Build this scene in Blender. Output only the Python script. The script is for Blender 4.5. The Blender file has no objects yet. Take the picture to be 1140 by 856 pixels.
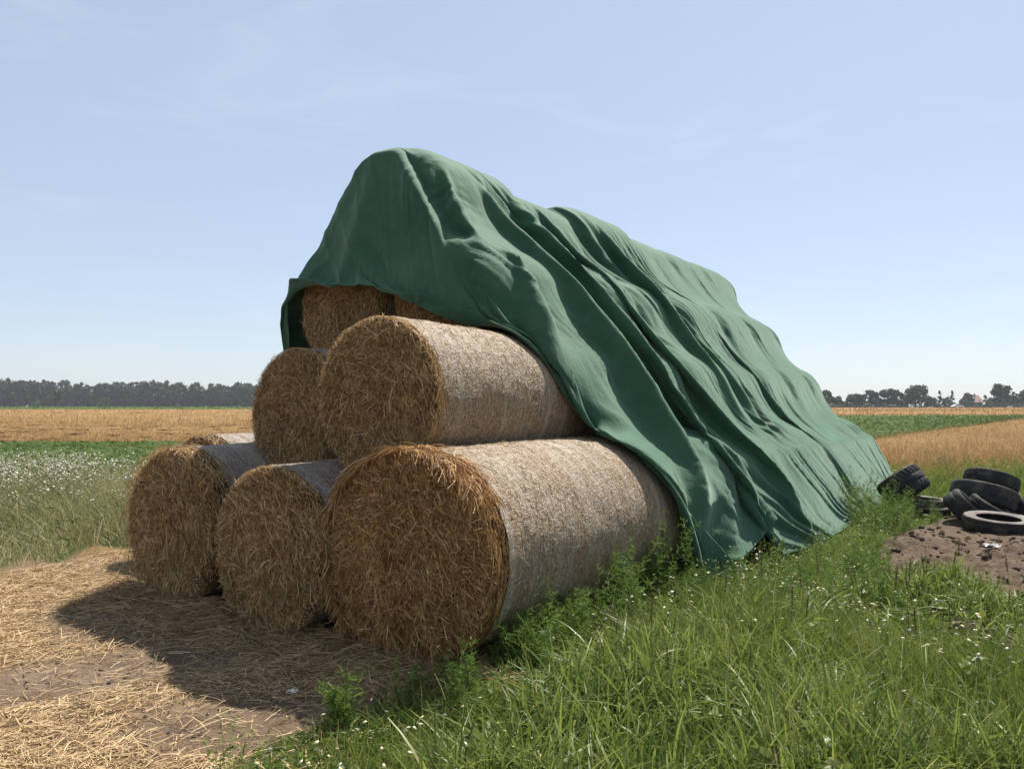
import bpy, math, random
import numpy as np
rng = np.random.default_rng(11)
random.seed(5)
S = bpy.context.scene
COL = S.collection

# ------------------------------------------------------------------ helpers
EYE = 1.6            # camera height
FPX = 850.0          # focal length in photo pixels (photo 1140 wide)
def at(px, py, h=0.0):
    """point at height h seen at photo pixel (used for surveying the place)"""
    z = FPX * (EYE - h) / (py - 451.0)
    return np.array([(px - 570.0) / FPX * z, z, h])
def gxy(px, py): return at(px, py)[:2]

O2 = np.array([-.64, 4.75]); DT = np.array([.5635, .826]); DS = np.array([-.826, .5635])
def W(P):
    """stack coordinates (s to the left across, t along the stack, h up) -> world"""
    P = np.asarray(P, float)
    q = np.empty_like(P)
    q[..., :2] = O2 + P[..., 0:1] * DS + P[..., 1:2] * DT
    q[..., 2] = P[..., 2]
    return q

def nz(v): return v / (np.linalg.norm(v, axis=-1, keepdims=True) + 1e-9)

def mesh(name, V, F, mat, parent=None, smooth=True, uv=None, attrs=None, mats=None, midx=None):
    V = np.asarray(V, np.float32).reshape(-1, 3)
    F = np.asarray(F, np.int32)
    me = bpy.data.meshes.new(name)
    n, k = F.shape
    me.vertices.add(len(V)); me.vertices.foreach_set('co', V.ravel())
    me.loops.add(n * k); me.loops.foreach_set('vertex_index', F.ravel())
    me.polygons.add(n)
    me.polygons.foreach_set('loop_start', np.arange(0, n * k, k, dtype=np.int32))
    me.polygons.foreach_set('use_smooth', np.full(n, smooth, dtype=bool))
    for m in (mats or [mat]): me.materials.append(m)
    if midx is not None: me.polygons.foreach_set('material_index', np.asarray(midx, np.int32))
    if uv is not None:
        l = me.uv_layers.new(name='UVMap')
        l.data.foreach_set('uv', np.asarray(uv, np.float32)[F.ravel()].ravel())
    for an, av in (attrs or {}).items():
        av = np.asarray(av, np.float32)
        if av.ndim == 1:
            a = me.attributes.new(an, 'FLOAT', 'POINT'); a.data.foreach_set('value', av)
        else:
            a = me.attributes.new(an, 'FLOAT_COLOR', 'POINT')
            a.data.foreach_set('color', np.concatenate([av, np.ones((len(av), 1), np.float32)], 1).ravel())
    me.update(calc_edges=True); me.validate()
    o = bpy.data.objects.new(name, me); COL.objects.link(o)
    if parent is not None: o.parent = parent
    return o

def tag(o, label=None, cat=None, group=None, kind=None):
    if label: o['label'] = label
    if cat: o['category'] = cat
    if group: o['group'] = group
    if kind: o['kind'] = kind
    return o

def empty(name, loc=(0, 0, 0), rotz=0.0):
    o = bpy.data.objects.new(name, None); COL.objects.link(o)
    o.location = loc; o.rotation_euler = (0, 0, rotz); o.empty_display_size = .2
    return o

def copy_tree(o, parent=None):
    c = o.copy(); COL.objects.link(c)
    if parent is not None: c.parent = parent
    for ch in list(o.children): copy_tree(ch, c)
    return c

def cat(parts):
    """join (V, F, tint) pieces into one"""
    V = []; F = []; T = []; n = 0
    for v, f, t in parts:
        V.append(v); F.append(f + n); T.append(t); n += len(v)
    return np.concatenate(V), np.concatenate(F), np.concatenate(T)

def ribbons(base, d, L, wd, curve=None, nseg=2, taper=0.0, side=None, tint=None):
    """N thin bent strips; base (N,3), d unit (N,3), curve = offset of the tip / L"""
    N = len(base)
    L = np.broadcast_to(L, (N,)); wd = np.broadcast_to(wd, (N,))
    if curve is None: curve = np.zeros((N, 3))
    if side is None: side = rng.normal(size=(N, 3))
    sd = nz(np.cross(d, side))
    f = np.linspace(0, 1, nseg + 1)[None, :, None]
    c = base[:, None] + d[:, None] * (L[:, None, None] * f) + curve[:, None] * (L[:, None, None] * f * f)
    w = wd[:, None, None] * .5 * (1 - taper * f ** 1.5)
    V = np.stack([c - sd[:, None] * w, c + sd[:, None] * w], 2).reshape(-1, 3)
    i = (np.arange(N) * (nseg + 1) * 2)[:, None] + (np.arange(nseg) * 2)[None]
    F = np.stack([i, i + 1, i + 3, i + 2], -1).reshape(-1, 4)
    if tint is None: tint = rng.random(N)
    return V, F, np.repeat(np.broadcast_to(tint, (N,)), (nseg + 1) * 2)

def grid_faces(na, nb, wrap=False):
    i = np.arange(na * nb).reshape(na, nb)
    if wrap: i = np.concatenate([i, i[:, :1]], 1)
    return np.stack([i[:-1, :-1], i[1:, :-1], i[1:, 1:], i[:-1, 1:]], -1).reshape(-1, 4)

def vnoise(x, y, sc, seed=0):
    """smooth value noise, about -1..1"""
    x = np.asarray(x, float) / sc + 1000; y = np.asarray(y, float) / sc + 1000
    i = np.floor(x).astype(np.int64); j = np.floor(y).astype(np.int64)
    u = x - i; v = y - j; u = u * u * (3 - 2 * u); v = v * v * (3 - 2 * v)
    def h(a, b):
        n = (a * 374761393 + b * 668265263 + seed * 974711) & 0xffffffff
        n = ((n ^ (n >> 13)) * 1274126177) & 0xffffffff
        return ((n ^ (n >> 16)) & 0xffff) / 32767.5 - 1
    return (h(i, j) * (1 - u) + h(i + 1, j) * u) * (1 - v) + (h(i, j + 1) * (1 - u) + h(i + 1, j + 1) * u) * v
def fbm(x, y, sc, seed=0, oct=4):
    r = 0; a = 1.0; t = 0
    for k in range(oct):
        r = r + a * vnoise(x, y, sc / 2 ** k, seed + k * 17); t += a; a *= .5
    return r / t

def inside(poly, x, y):
    poly = np.asarray(poly); r = np.zeros(np.shape(x), bool)
    for a, b in zip(poly, np.roll(poly, -1, axis=0)):
        c = ((a[1] > y) != (b[1] > y))
        with np.errstate(divide='ignore', invalid='ignore'):
            xx = (b[0] - a[0]) * (y - a[1]) / (b[1] - a[1] + 1e-12) + a[0]
        r ^= c & (x < xx)
    return r
def scatter(poly, n, power=1.5, keep=None):
    """about n points in a ground polygon, denser near the camera (density ~ 1/distance^power)"""
    poly = np.asarray(poly); lo = poly.min(0); hi = poly.max(0)
    zmin = max(2.2, lo[1]); out = []; got = 0
    for _ in range(60):
        p = rng.random((n * 3, 2)) * (hi - lo) + lo
        m = inside(poly, p[:, 0], p[:, 1])
        if power: m &= rng.random(len(p)) < (zmin / np.maximum(p[:, 1], zmin)) ** power
        if keep is not None: m &= rng.random(len(p)) < keep(p[:, 0], p[:, 1])
        out.append(p[m]); got += m.sum()
        if got >= n: break
    return np.concatenate(out)[:n]

# ------------------------------------------------------------------ materials
def nodes(name):
    m = bpy.data.materials.new(name); m.use_nodes = True
    nt = m.node_tree
    return m, nt, nt.nodes['Principled BSDF']
def N(nt, typ, **kw):
    n = nt.nodes.new(typ)
    for k, v in kw.items():
        if k in n.inputs.keys(): n.inputs[k].default_value = v
        else: setattr(n, k, v)
    return n
def ramp(nt, fac, stops):
    r = nt.nodes.new('ShaderNodeValToRGB'); e = r.color_ramp.elements
    while len(e) < len(stops): e.new(.5)
    for el, (p, c) in zip(e, stops): el.position = p; el.color = (*c, 1)
    nt.links.new(fac, r.inputs[0]); return r.outputs[0]
def mixc(nt, fac, a, b, mode='MIX'):
    m = nt.nodes.new('ShaderNodeMix'); m.data_type = 'RGBA'; m.blend_type = mode
    for sock, v in ((m.inputs[0], fac), (m.inputs[6], a), (m.inputs[7], b)):
        if isinstance(v, (int, float)): sock.default_value = v
        elif isinstance(v, tuple): sock.default_value = (*v, 1)
        else: nt.links.new(v, sock)
    return m.outputs[2]
def math_(nt, op, a, b=None):
    m = nt.nodes.new('ShaderNodeMath'); m.operation = op
    for s, v in zip(m.inputs, (a, b)):
        if v is None: continue
        if isinstance(v, (int, float)): s.default_value = v
        else: nt.links.new(v, s)
    return m.outputs[0]
def bump(nt, b, height, dist=.01, strength=1.0):
    n = N(nt, 'ShaderNodeBump', Strength=strength, Distance=dist)
    nt.links.new(height, n.inputs['Height']); nt.links.new(n.outputs[0], b.inputs['Normal'])
def noise(nt, vec, scale, detail=3, rough=.55):
    n = N(nt, 'ShaderNodeTexNoise', Scale=scale, Detail=detail, Roughness=rough)
    if vec is not None: nt.links.new(vec, n.inputs['Vector'])
    return n.outputs[0]
def mapping(nt, vec, scale=(1, 1, 1), rot=(0, 0, 0)):
    m = nt.nodes.new('ShaderNodeMapping'); m.inputs['Scale'].default_value = scale; m.inputs['Rotation'].default_value = rot
    nt.links.new(vec, m.inputs['Vector']); return m.outputs[0]

def tint_mat(name, stops, rough=.75, trans=0.0, spec=.25):
    """strips coloured by their own natural variation"""
    m, nt, b = nodes(name)
    a = N(nt, 'ShaderNodeAttribute', attribute_name='tint')
    c = ramp(nt, a.outputs['Fac'], stops)
    nt.links.new(c, b.inputs['Base Color'])
    b.inputs['Roughness'].default_value = rough
    b.inputs['Specular IOR Level'].default_value = spec
    if trans:
        t = nt.nodes.new('ShaderNodeBsdfTranslucent'); nt.links.new(c, t.inputs[0])
        mx = N(nt, 'ShaderNodeMixShader'); mx.inputs[0].default_value = trans
        nt.links.new(b.outputs[0], mx.inputs[1]); nt.links.new(t.outputs[0], mx.inputs[2])
        nt.links.new(mx.outputs[0], nt.nodes['Material Output'].inputs['Surface'])
    return m

M = {}
M['straw'] = tint_mat('straw', [(0, (.11, .060, .025)), (.35, (.37, .225, .095)), (.7, (.60, .41, .19)), (1, (.84, .67, .40))], .5, .2)
M['rust_straw'] = tint_mat('weathered_straw', [(0, (.11, .054, .02)), (.4, (.38, .20, .072)), (.75, (.61, .37, .15)), (1, (.78, .57, .31))], .6, .1)
M['pale_straw'] = tint_mat('bleached_straw', [(0, (.19, .11, .05)), (.4, (.37, .26, .145)), (1, (.68, .56, .39))], .6, .1)
M['litter'] = tint_mat('straw_litter', [(0, (.20, .125, .06)), (.4, (.38, .255, .125)), (1, (.64, .48, .27))], .6, .12)
M['grass'] = tint_mat('grass', [(0, (.06, .10, .016)), (.4, (.14, .185, .03)), (.75, (.22, .25, .05)), (.9, (.30, .26, .085)), (1, (.42, .32, .15))], .5, .45)
M['broad_grass'] = tint_mat('broad_grass', [(0, (.06, .105, .022)), (.5, (.15, .20, .038)), (.9, (.25, .29, .07)), (1, (.36, .31, .14))], .45, .45, .35)
M['feather'] = tint_mat('feathery_leaf', [(0, (.06, .11, .02)), (.6, (.13, .20, .036)), (1, (.21, .28, .06))], .55, .45)
M['dry_grass'] = tint_mat('dry_grass', [(0, (.10, .13, .035)), (.35, (.22, .22, .085)), (.7, (.38, .33, .17)), (1, (.56, .49, .30))], .6, .3)
M['crop'] = tint_mat('crop_leaf', [(0, (.045, .082, .02)), (.6, (.10, .15, .034)), (1, (.18, .235, .065))], .6, .35, .15)
M['wheat'] = tint_mat('ripe_wheat', [(0, (.19, .112, .046)), (.5, (.35, .22, .094)), (1, (.53, .36, .175))], .7, .3, .1)
M['petal'] = tint_mat('white_petal', [(0, (.74, .74, .68)), (.5, (.84, .83, .78)), (.7, (.80, .62, .12)), (1, (.70, .48, .05))], .6, .2)
M['cream'] = tint_mat('cream_umbel', [(0, (.42, .41, .26)), (.5, (.6, .58, .42)), (1, (.76, .74, .6))], .6, .2)
M['seed'] = tint_mat('seed_head', [(0, (.07, .05, .028)), (1, (.22, .16, .08))], .7, .1)
M['leaf'] = tint_mat('tree_leaf', [(0, (.022, .038, .016)), (.6, (.042, .066, .026)), (1, (.07, .095, .038))], .6, .2)
M['bush'] = tint_mat('bush_leaf', [(0, (.04, .07, .025)), (1, (.10, .14, .055))], .6, .2)

def straw_body_mat():
    m, nt, b = nodes('packed_straw')
    tc = N(nt, 'ShaderNodeTexCoord')
    v = mapping(nt, tc.outputs['Object'], (9, 9, 60)); n1 = noise(nt, v, 3, 4)
    v2 = mapping(nt, tc.outputs['Object'], (60, 9, 12), (0, .4, .6)); n2 = noise(nt, v2, 3, 4)
    mx = N(nt, 'ShaderNodeMath', operation='MAXIMUM'); nt.links.new(n1, mx.inputs[0]); nt.links.new(n2, mx.inputs[1])
    c = ramp(nt, mx.outputs[0], [(.42, (.03, .013, .005)), (.58, (.11, .052, .02)), (.75, (.28, .155, .065))])
    nt.links.new(c, b.inputs['Base Color']); b.inputs['Roughness'].default_value = .85
    b.inputs['Specular IOR Level'].default_value = .15
    bump(nt, b, mx.outputs[0], .05, 1)
    return m
M['body'] = straw_body_mat()

def net_mat(name, tone):
    """sun bleached straw pressed under white net: UV = (metres round, metres along)"""
    m, nt, b = nodes(name)
    tc = N(nt, 'ShaderNodeTexCoord'); uv = tc.outputs['UV']
    oi = N(nt, 'ShaderNodeObjectInfo')
    off = N(nt, 'ShaderNodeVectorMath', operation='ADD'); nt.links.new(uv, off.inputs[0])
    cm = N(nt, 'ShaderNodeCombineXYZ'); nt.links.new(math_(nt, 'MULTIPLY', oi.outputs['Random'], 37.0), cm.inputs[0])
    nt.links.new(cm.outputs[0], off.inputs[1]); uvo = off.outputs[0]
    a = noise(nt, mapping(nt, uvo, (16, 80, 1), (0, 0, .25)), 1, 3, .6)
    bb = noise(nt, mapping(nt, uvo, (60, 26, 1), (0, 0, -.5)), 1, 3, .6)
    mx = math_(nt, 'MAXIMUM', a, bb)
    c = ramp(nt, mx, [(.40, tuple(x * .30 for x in tone)), (.55, tuple(x * .8 for x in tone)), (.70, tuple(min(1, x * 1.5) for x in tone)), (.8, (.74, .68, .60))])
    # broad blotches: rusty wet patches and pale ones
    blot = noise(nt, mapping(nt, uvo, (.9, 5, 1)), 1.6, 3)
    c = mixc(nt, math_(nt, 'MULTIPLY', ramp(nt, blot, [(.48, (0, 0, 0)), (.72, (1, 1, 1))]), .55), c, (.27, .135, .05), 'MIX')
    band = noise(nt, mapping(nt, uvo, (.35, 7, 1)), 1.0, 3)
    c = mixc(nt, math_(nt, 'MULTIPLY', ramp(nt, band, [(.5, (0, 0, 0)), (.66, (1, 1, 1))]), .42), c, (.60, .54, .46))
    band2 = noise(nt, mapping(nt, uvo, (.5, 9, 1), (0, 0, .04)), 1.7, 3)
    c = mixc(nt, math_(nt, 'MULTIPLY', ramp(nt, band2, [(.55, (0, 0, 0)), (.68, (1, 1, 1))]), .5), c, (.19, .115, .06))
    # the net: fine pale threads round the bale
    sp = N(nt, 'ShaderNodeSeparateXYZ'); nt.links.new(uvo, sp.inputs[0])
    wob = math_(nt, 'MULTIPLY', noise(nt, uvo, 3, 2), .05)
    th = math_(nt, 'SINE', math_(nt, 'MULTIPLY', math_(nt, 'ADD', sp.outputs[1], wob), 2 * math.pi / .021))
    th = ramp(nt, th, [(.72, (0, 0, 0)), (.97, (1, 1, 1))])
    brk = ramp(nt, noise(nt, mapping(nt, uvo, (14, 40, 1)), 1, 2), [(.42, (0, 0, 0)), (.6, (1, 1, 1))])
    thf = math_(nt, 'MULTIPLY', math_(nt, 'MULTIPLY', th, brk), .8)
    c = mixc(nt, thf, c, (.70, .68, .66))
    nt.links.new(c, b.inputs['Base Color']); b.inputs['Roughness'].default_value = .6
    b.inputs['Specular IOR Level'].default_value = .3
    h = math_(nt, 'ADD', mx, math_(nt, 'MULTIPLY', thf, .25))
    bump(nt, b, h, .03, 1)
    return m
M['net'] = net_mat('net_wrapped_straw', (.36, .262, .165))
M['net_grey'] = net_mat('grey_net_wrapped_straw', (.29, .24, .195))

def tarp_mat():
    m, nt, b = nodes('green_fleece')
    tc = N(nt, 'ShaderNodeTexCoord'); ob = tc.outputs['Object']
    n1 = noise(nt, ob, 1.1, 5, .6); n2 = noise(nt, ob, 9, 4, .65)
    c = ramp(nt, n1, [(.3, (.021, .068, .040)), (.55, (.033, .096, .054)), (.75, (.058, .125, .074))])
    c = mixc(nt, math_(nt, 'MULTIPLY', ramp(nt, n2, [(.5, (0, 0, 0)), (.75, (1, 1, 1))]), .28), c, (.09, .16, .10))
    d = noise(nt, mapping(nt, ob, (.8, .8, 2.5)), 1.3, 4)
    c = mixc(nt, math_(nt, 'MULTIPLY', ramp(nt, d, [(.58, (0, 0, 0)), (.75, (1, 1, 1))]), .22), c, (.13, .11, .06))
    nt.links.new(c, b.inputs['Base Color']); b.inputs['Roughness'].default_value = .8
    b.inputs['Specular IOR Level'].default_value = .2
    b.inputs['Sheen Weight'].default_value = .4; b.inputs['Sheen Roughness'].default_value = .42
    b.inputs['Sheen Tint'].default_value = (.7, .9, .75, 1)
    w = noise(nt, ob, 55, 3, .6); w2 = noise(nt, mapping(nt, ob, (14, 14, 5)), 1, 4, .6)
    bump(nt, b, math_(nt, 'ADD', math_(nt, 'MULTIPLY', w, .25), w2), .012, .8)
    tr = nt.nodes.new('ShaderNodeBsdfTranslucent'); nt.links.new(c, tr.inputs[0])
    mx = N(nt, 'ShaderNodeMixShader'); mx.inputs[0].default_value = .03
    nt.links.new(b.outputs[0], mx.inputs[1]); nt.links.new(tr.outputs[0], mx.inputs[2])
    nt.links.new(mx.outputs[0], nt.nodes['Material Output'].inputs['Surface'])
    return m
M['tarp'] = tarp_mat()

def rubber_mat():
    m, nt, b = nodes('old_rubber')
    tc = N(nt, 'ShaderNodeTexCoord'); oi = N(nt, 'ShaderNodeObjectInfo')
    n1 = noise(nt, tc.outputs['Object'], 6, 5, .65)
    c = ramp(nt, n1, [(.3, (.012, .012, .013)), (.5, (.026, .025, .024)), (.68, (.085, .072, .06))])
    nt.links.new(c, b.inputs['Base Color']); b.inputs['Roughness'].default_value = .8; b.inputs['Specular IOR Level'].default_value = .3
    bump(nt, b, noise(nt, tc.outputs['Object'], 45, 3), .004, .6)
    return m
M['rubber'] = rubber_mat()
def dusty_mat():
    m, nt, b = nodes('dusty_rubber')
    tc = N(nt, 'ShaderNodeTexCoord')
    n1 = noise(nt, tc.outputs['Object'], 5, 5, .65)
    c = ramp(nt, n1, [(.3, (.06, .052, .046)), (.5, (.13, .112, .098)), (.75, (.23, .20, .17))])
    nt.links.new(c, b.inputs['Base Color']); b.inputs['Roughness'].default_value = .9
    bump(nt, b, noise(nt, tc.outputs['Object'], 45, 3), .004, .6)
    return m
M['dusty'] = dusty_mat()

def plain(name, col, rough=.7, var=.15, scale=8, bmp=0.0):
    m, nt, b = nodes(name)
    tc = N(nt, 'ShaderNodeTexCoord'); n1 = noise(nt, tc.outputs['Object'], scale, 4)
    c = ramp(nt, n1, [(.3, tuple(x * (1 - var) for x in col)), (.7, tuple(min(1, x * (1 + var)) for x in col))])
    nt.links.new(c, b.inputs['Base Color']); b.inputs['Roughness'].default_value = rough
    if bmp: bump(nt, b, n1, bmp, 1)
    return m
M['bark'] = plain('bark', (.10, .075, .055), .9, .3, 3)
M['render'] = plain('house_render', (.30, .27, .23), .8, .1, .5)
M['roof'] = plain('roof_tile', (.20, .10, .075), .8, .2, 1)
M['roof_grey'] = plain('grey_sheet_roof', (.15, .15, .15), .95, .1, 1)
M['glass'] = plain('window_glass', (.05, .06, .07), .15, .1)
M['white'] = plain('white_paint', (.75, .75, .74), .4, .04)
M['scrap'] = plain('white_film', (.72, .71, .69), .5, .1, 10)

def ground_mat():
    m, nt, b = nodes('ground')
    tc = N(nt, 'ShaderNodeTexCoord'); ob = tc.outputs['Object']
    z = N(nt, 'ShaderNodeAttribute', attribute_name='zone')      # r straw cover, g green cover, b loose soil
    sp = N(nt, 'ShaderNodeSeparateColor'); nt.links.new(z.outputs['Color'], sp.inputs[0])
    n1 = noise(nt, ob, 1.4, 6, .6); n2 = noise(nt, ob, 14, 6, .7); n3 = noise(nt, ob, 70, 4, .7)
    soil = ramp(nt, n1, [(.3, (.115, .080, .054)), (.5, (.185, .136, .094)), (.72, (.27, .208, .15))])
    soil = mixc(nt, math_(nt, 'MULTIPLY', ramp(nt, n2, [(.42, (1, 1, 1)), (.62, (0, 0, 0))]), .5), soil, (.115, .08, .058))
    stw = ramp(nt, noise(nt, mapping(nt, ob, (60, 22, 20), (0, 0, .5)), 1.5, 4, .7), [(.3, (.12, .068, .028)), (.5, (.30, .18, .07)), (.7, (.52, .35, .16))])
    grn = ramp(nt, n2, [(.35, (.035, .05, .012)), (.6, (.07, .09, .022)), (.75, (.15, .12, .05))])
    loose = ramp(nt, n2, [(.35, (.07, .049, .034)), (.53, (.122, .088, .062)), (.75, (.20, .15, .11))])
    c = mixc(nt, sp.outputs[2], soil, loose)
    f = math_(nt, 'MULTIPLY', sp.outputs[0], ramp(nt, n2, [(.3, (.55, .55, .55)), (.6, (1, 1, 1))]))
    c = mixc(nt, f, c, stw)
    c = mixc(nt, sp.outputs[1], c, grn)
    nt.links.new(c, b.inputs['Base Color']); b.inputs['Roughness'].default_value = .95
    b.inputs['Specular IOR Level'].default_value = .1
    h = math_(nt, 'ADD', math_(nt, 'MULTIPLY', n3, .35), n2)
    bump(nt, b, h, .035, 1)
    return m
M['ground'] = ground_mat()

# ------------------------------------------------------------------ regions (surveyed on the flat)
DIRT = np.array([gxy(*p) for p in [(975, 625), (1000, 595), (1050, 578), (1140, 572), (1330, 572), (1330, 800), (1140, 765), (1070, 712), (1000, 664)]])
GRASS = np.array([gxy(*p) for p in [(180, 930), (310, 815), (395, 795), (470, 762), (540, 742), (600, 708), (690, 665), (770, 628), (812, 598), (880, 572), (985, 534), (1030, 512), (1400, 512), (1500, 640), (1500, 930)]])
WEEDS_L = np.array([gxy(*p) for p in [(-260, 668), (-100, 640), (0, 636), (30, 618), (70, 626), (105, 606), (140, 610), (250, 590), (330, 572), (330, 545), (-400, 545), (-400, 668)]])
def zones(x, y):
    g = inside(GRASS, x, y) & ~inside(DIRT, x, y)
    wl = inside(WEEDS_L, x, y)
    loose = inside(DIRT, x, y)
    far = (y > 14.2) | (x > 9) | (x < -16)
    green = (g | wl | far) & ~loose
    # bare wheel tracks in the straw-strewn yard
    n = fbm(x, y, 1.5, 3)
    a = gxy(0, 765); c = gxy(215, 727)
    dd = np.abs((x - a[0]) * (c[1] - a[1]) - (y - a[1]) * (c[0] - a[0])) / np.hypot(*(c - a))
    track = np.clip(1.4 - dd / .46 + .6 * n, 0, 1)
    e = gxy(300, 800)
    bare = np.clip(1.4 - np.hypot((x - e[0]) / .95, (y - e[1]) / .55) + .6 * n, 0, 1)
    straw = np.clip(.50 + 1.1 * n, .03, 1) * (1 - .93 * track) * (1 - .9 * bare)
    straw = np.where(green | loose, straw * .15, straw)
    return straw, green, loose

def ground_h(x, y):
    h = .018 * fbm(x, y, 1.1, 5) + .012 * fbm(x, y, .3, 8)
    loose = inside(DIRT, x, y)
    calm = np.clip((9.3 - y) / 1.2, .25, 1)
    c = np.array([DIRT[:, 0].mean(), 8.0])
    lump = .12 * np.clip(fbm(x, y, .9, 21) + .25, 0, 1) + .16 * np.abs(fbm(x, y, .5, 22)) + .085 * np.abs(fbm(x, y, .2, 23, 3)) + .03 * np.abs(fbm(x, y, .08, 24, 2))
    # tyre ruts
    rut = -.05 * np.clip(np.cos((x * .62 + y * .78) * 2 * math.pi / .62), 0, 1) ** 2 * np.clip((7.6 - y) / 1.0, 0, 1)
    rut = rut + .02 * np.sin((x * .78 - y * .62) * 2 * math.pi / .16) * np.clip((7.6 - y) / 1.0, 0, 1)
    h = np.where(loose, h + lump * calm + rut, h)
    return h

def build_ground():
    def ax(lo, hi, step, flo, fhi, ratio=1.25):
        mid = np.arange(lo, hi + step, step); a = []; d = step; v = lo
        while v > flo: d *= ratio; v -= d; a.append(v)
        b = []; d = step; v = mid[-1]
        while v < fhi: d *= ratio; v += d; b.append(v)
        return np.array(a[::-1] + list(mid) + b)
    X = ax(-6, 8, .036, -1600, 1600); Y = ax(2.6, 13, .036, -60, 2600)
    x, y = np.meshgrid(X, Y, indexing='ij')
    near = np.clip(1 - (np.maximum(np.maximum(-6.5 - x, x - 8.5), np.maximum(2.0 - y, y - 14))) / 4, 0, 1)
    h = ground_h(x, y) * near
    V = np.stack([x, y, h], -1).reshape(-1, 3)
    st, gr, lo = zones(x, y)
    zc = np.stack([st, gr * 1.0, lo * 1.0], -1)
    for _ in range(3):
        zc[1:-1, 1:-1] = (zc[1:-1, 1:-1] * 2 + zc[:-2, 1:-1] + zc[2:, 1:-1] + zc[1:-1, :-2] + zc[1:-1, 2:]) / 6
    o = mesh('ground', V, grid_faces(len(X), len(Y))[:, ::1], M['ground'], attrs={'zone': zc.reshape(-1, 3)})
    tag(o, kind='structure')
build_ground()

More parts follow.
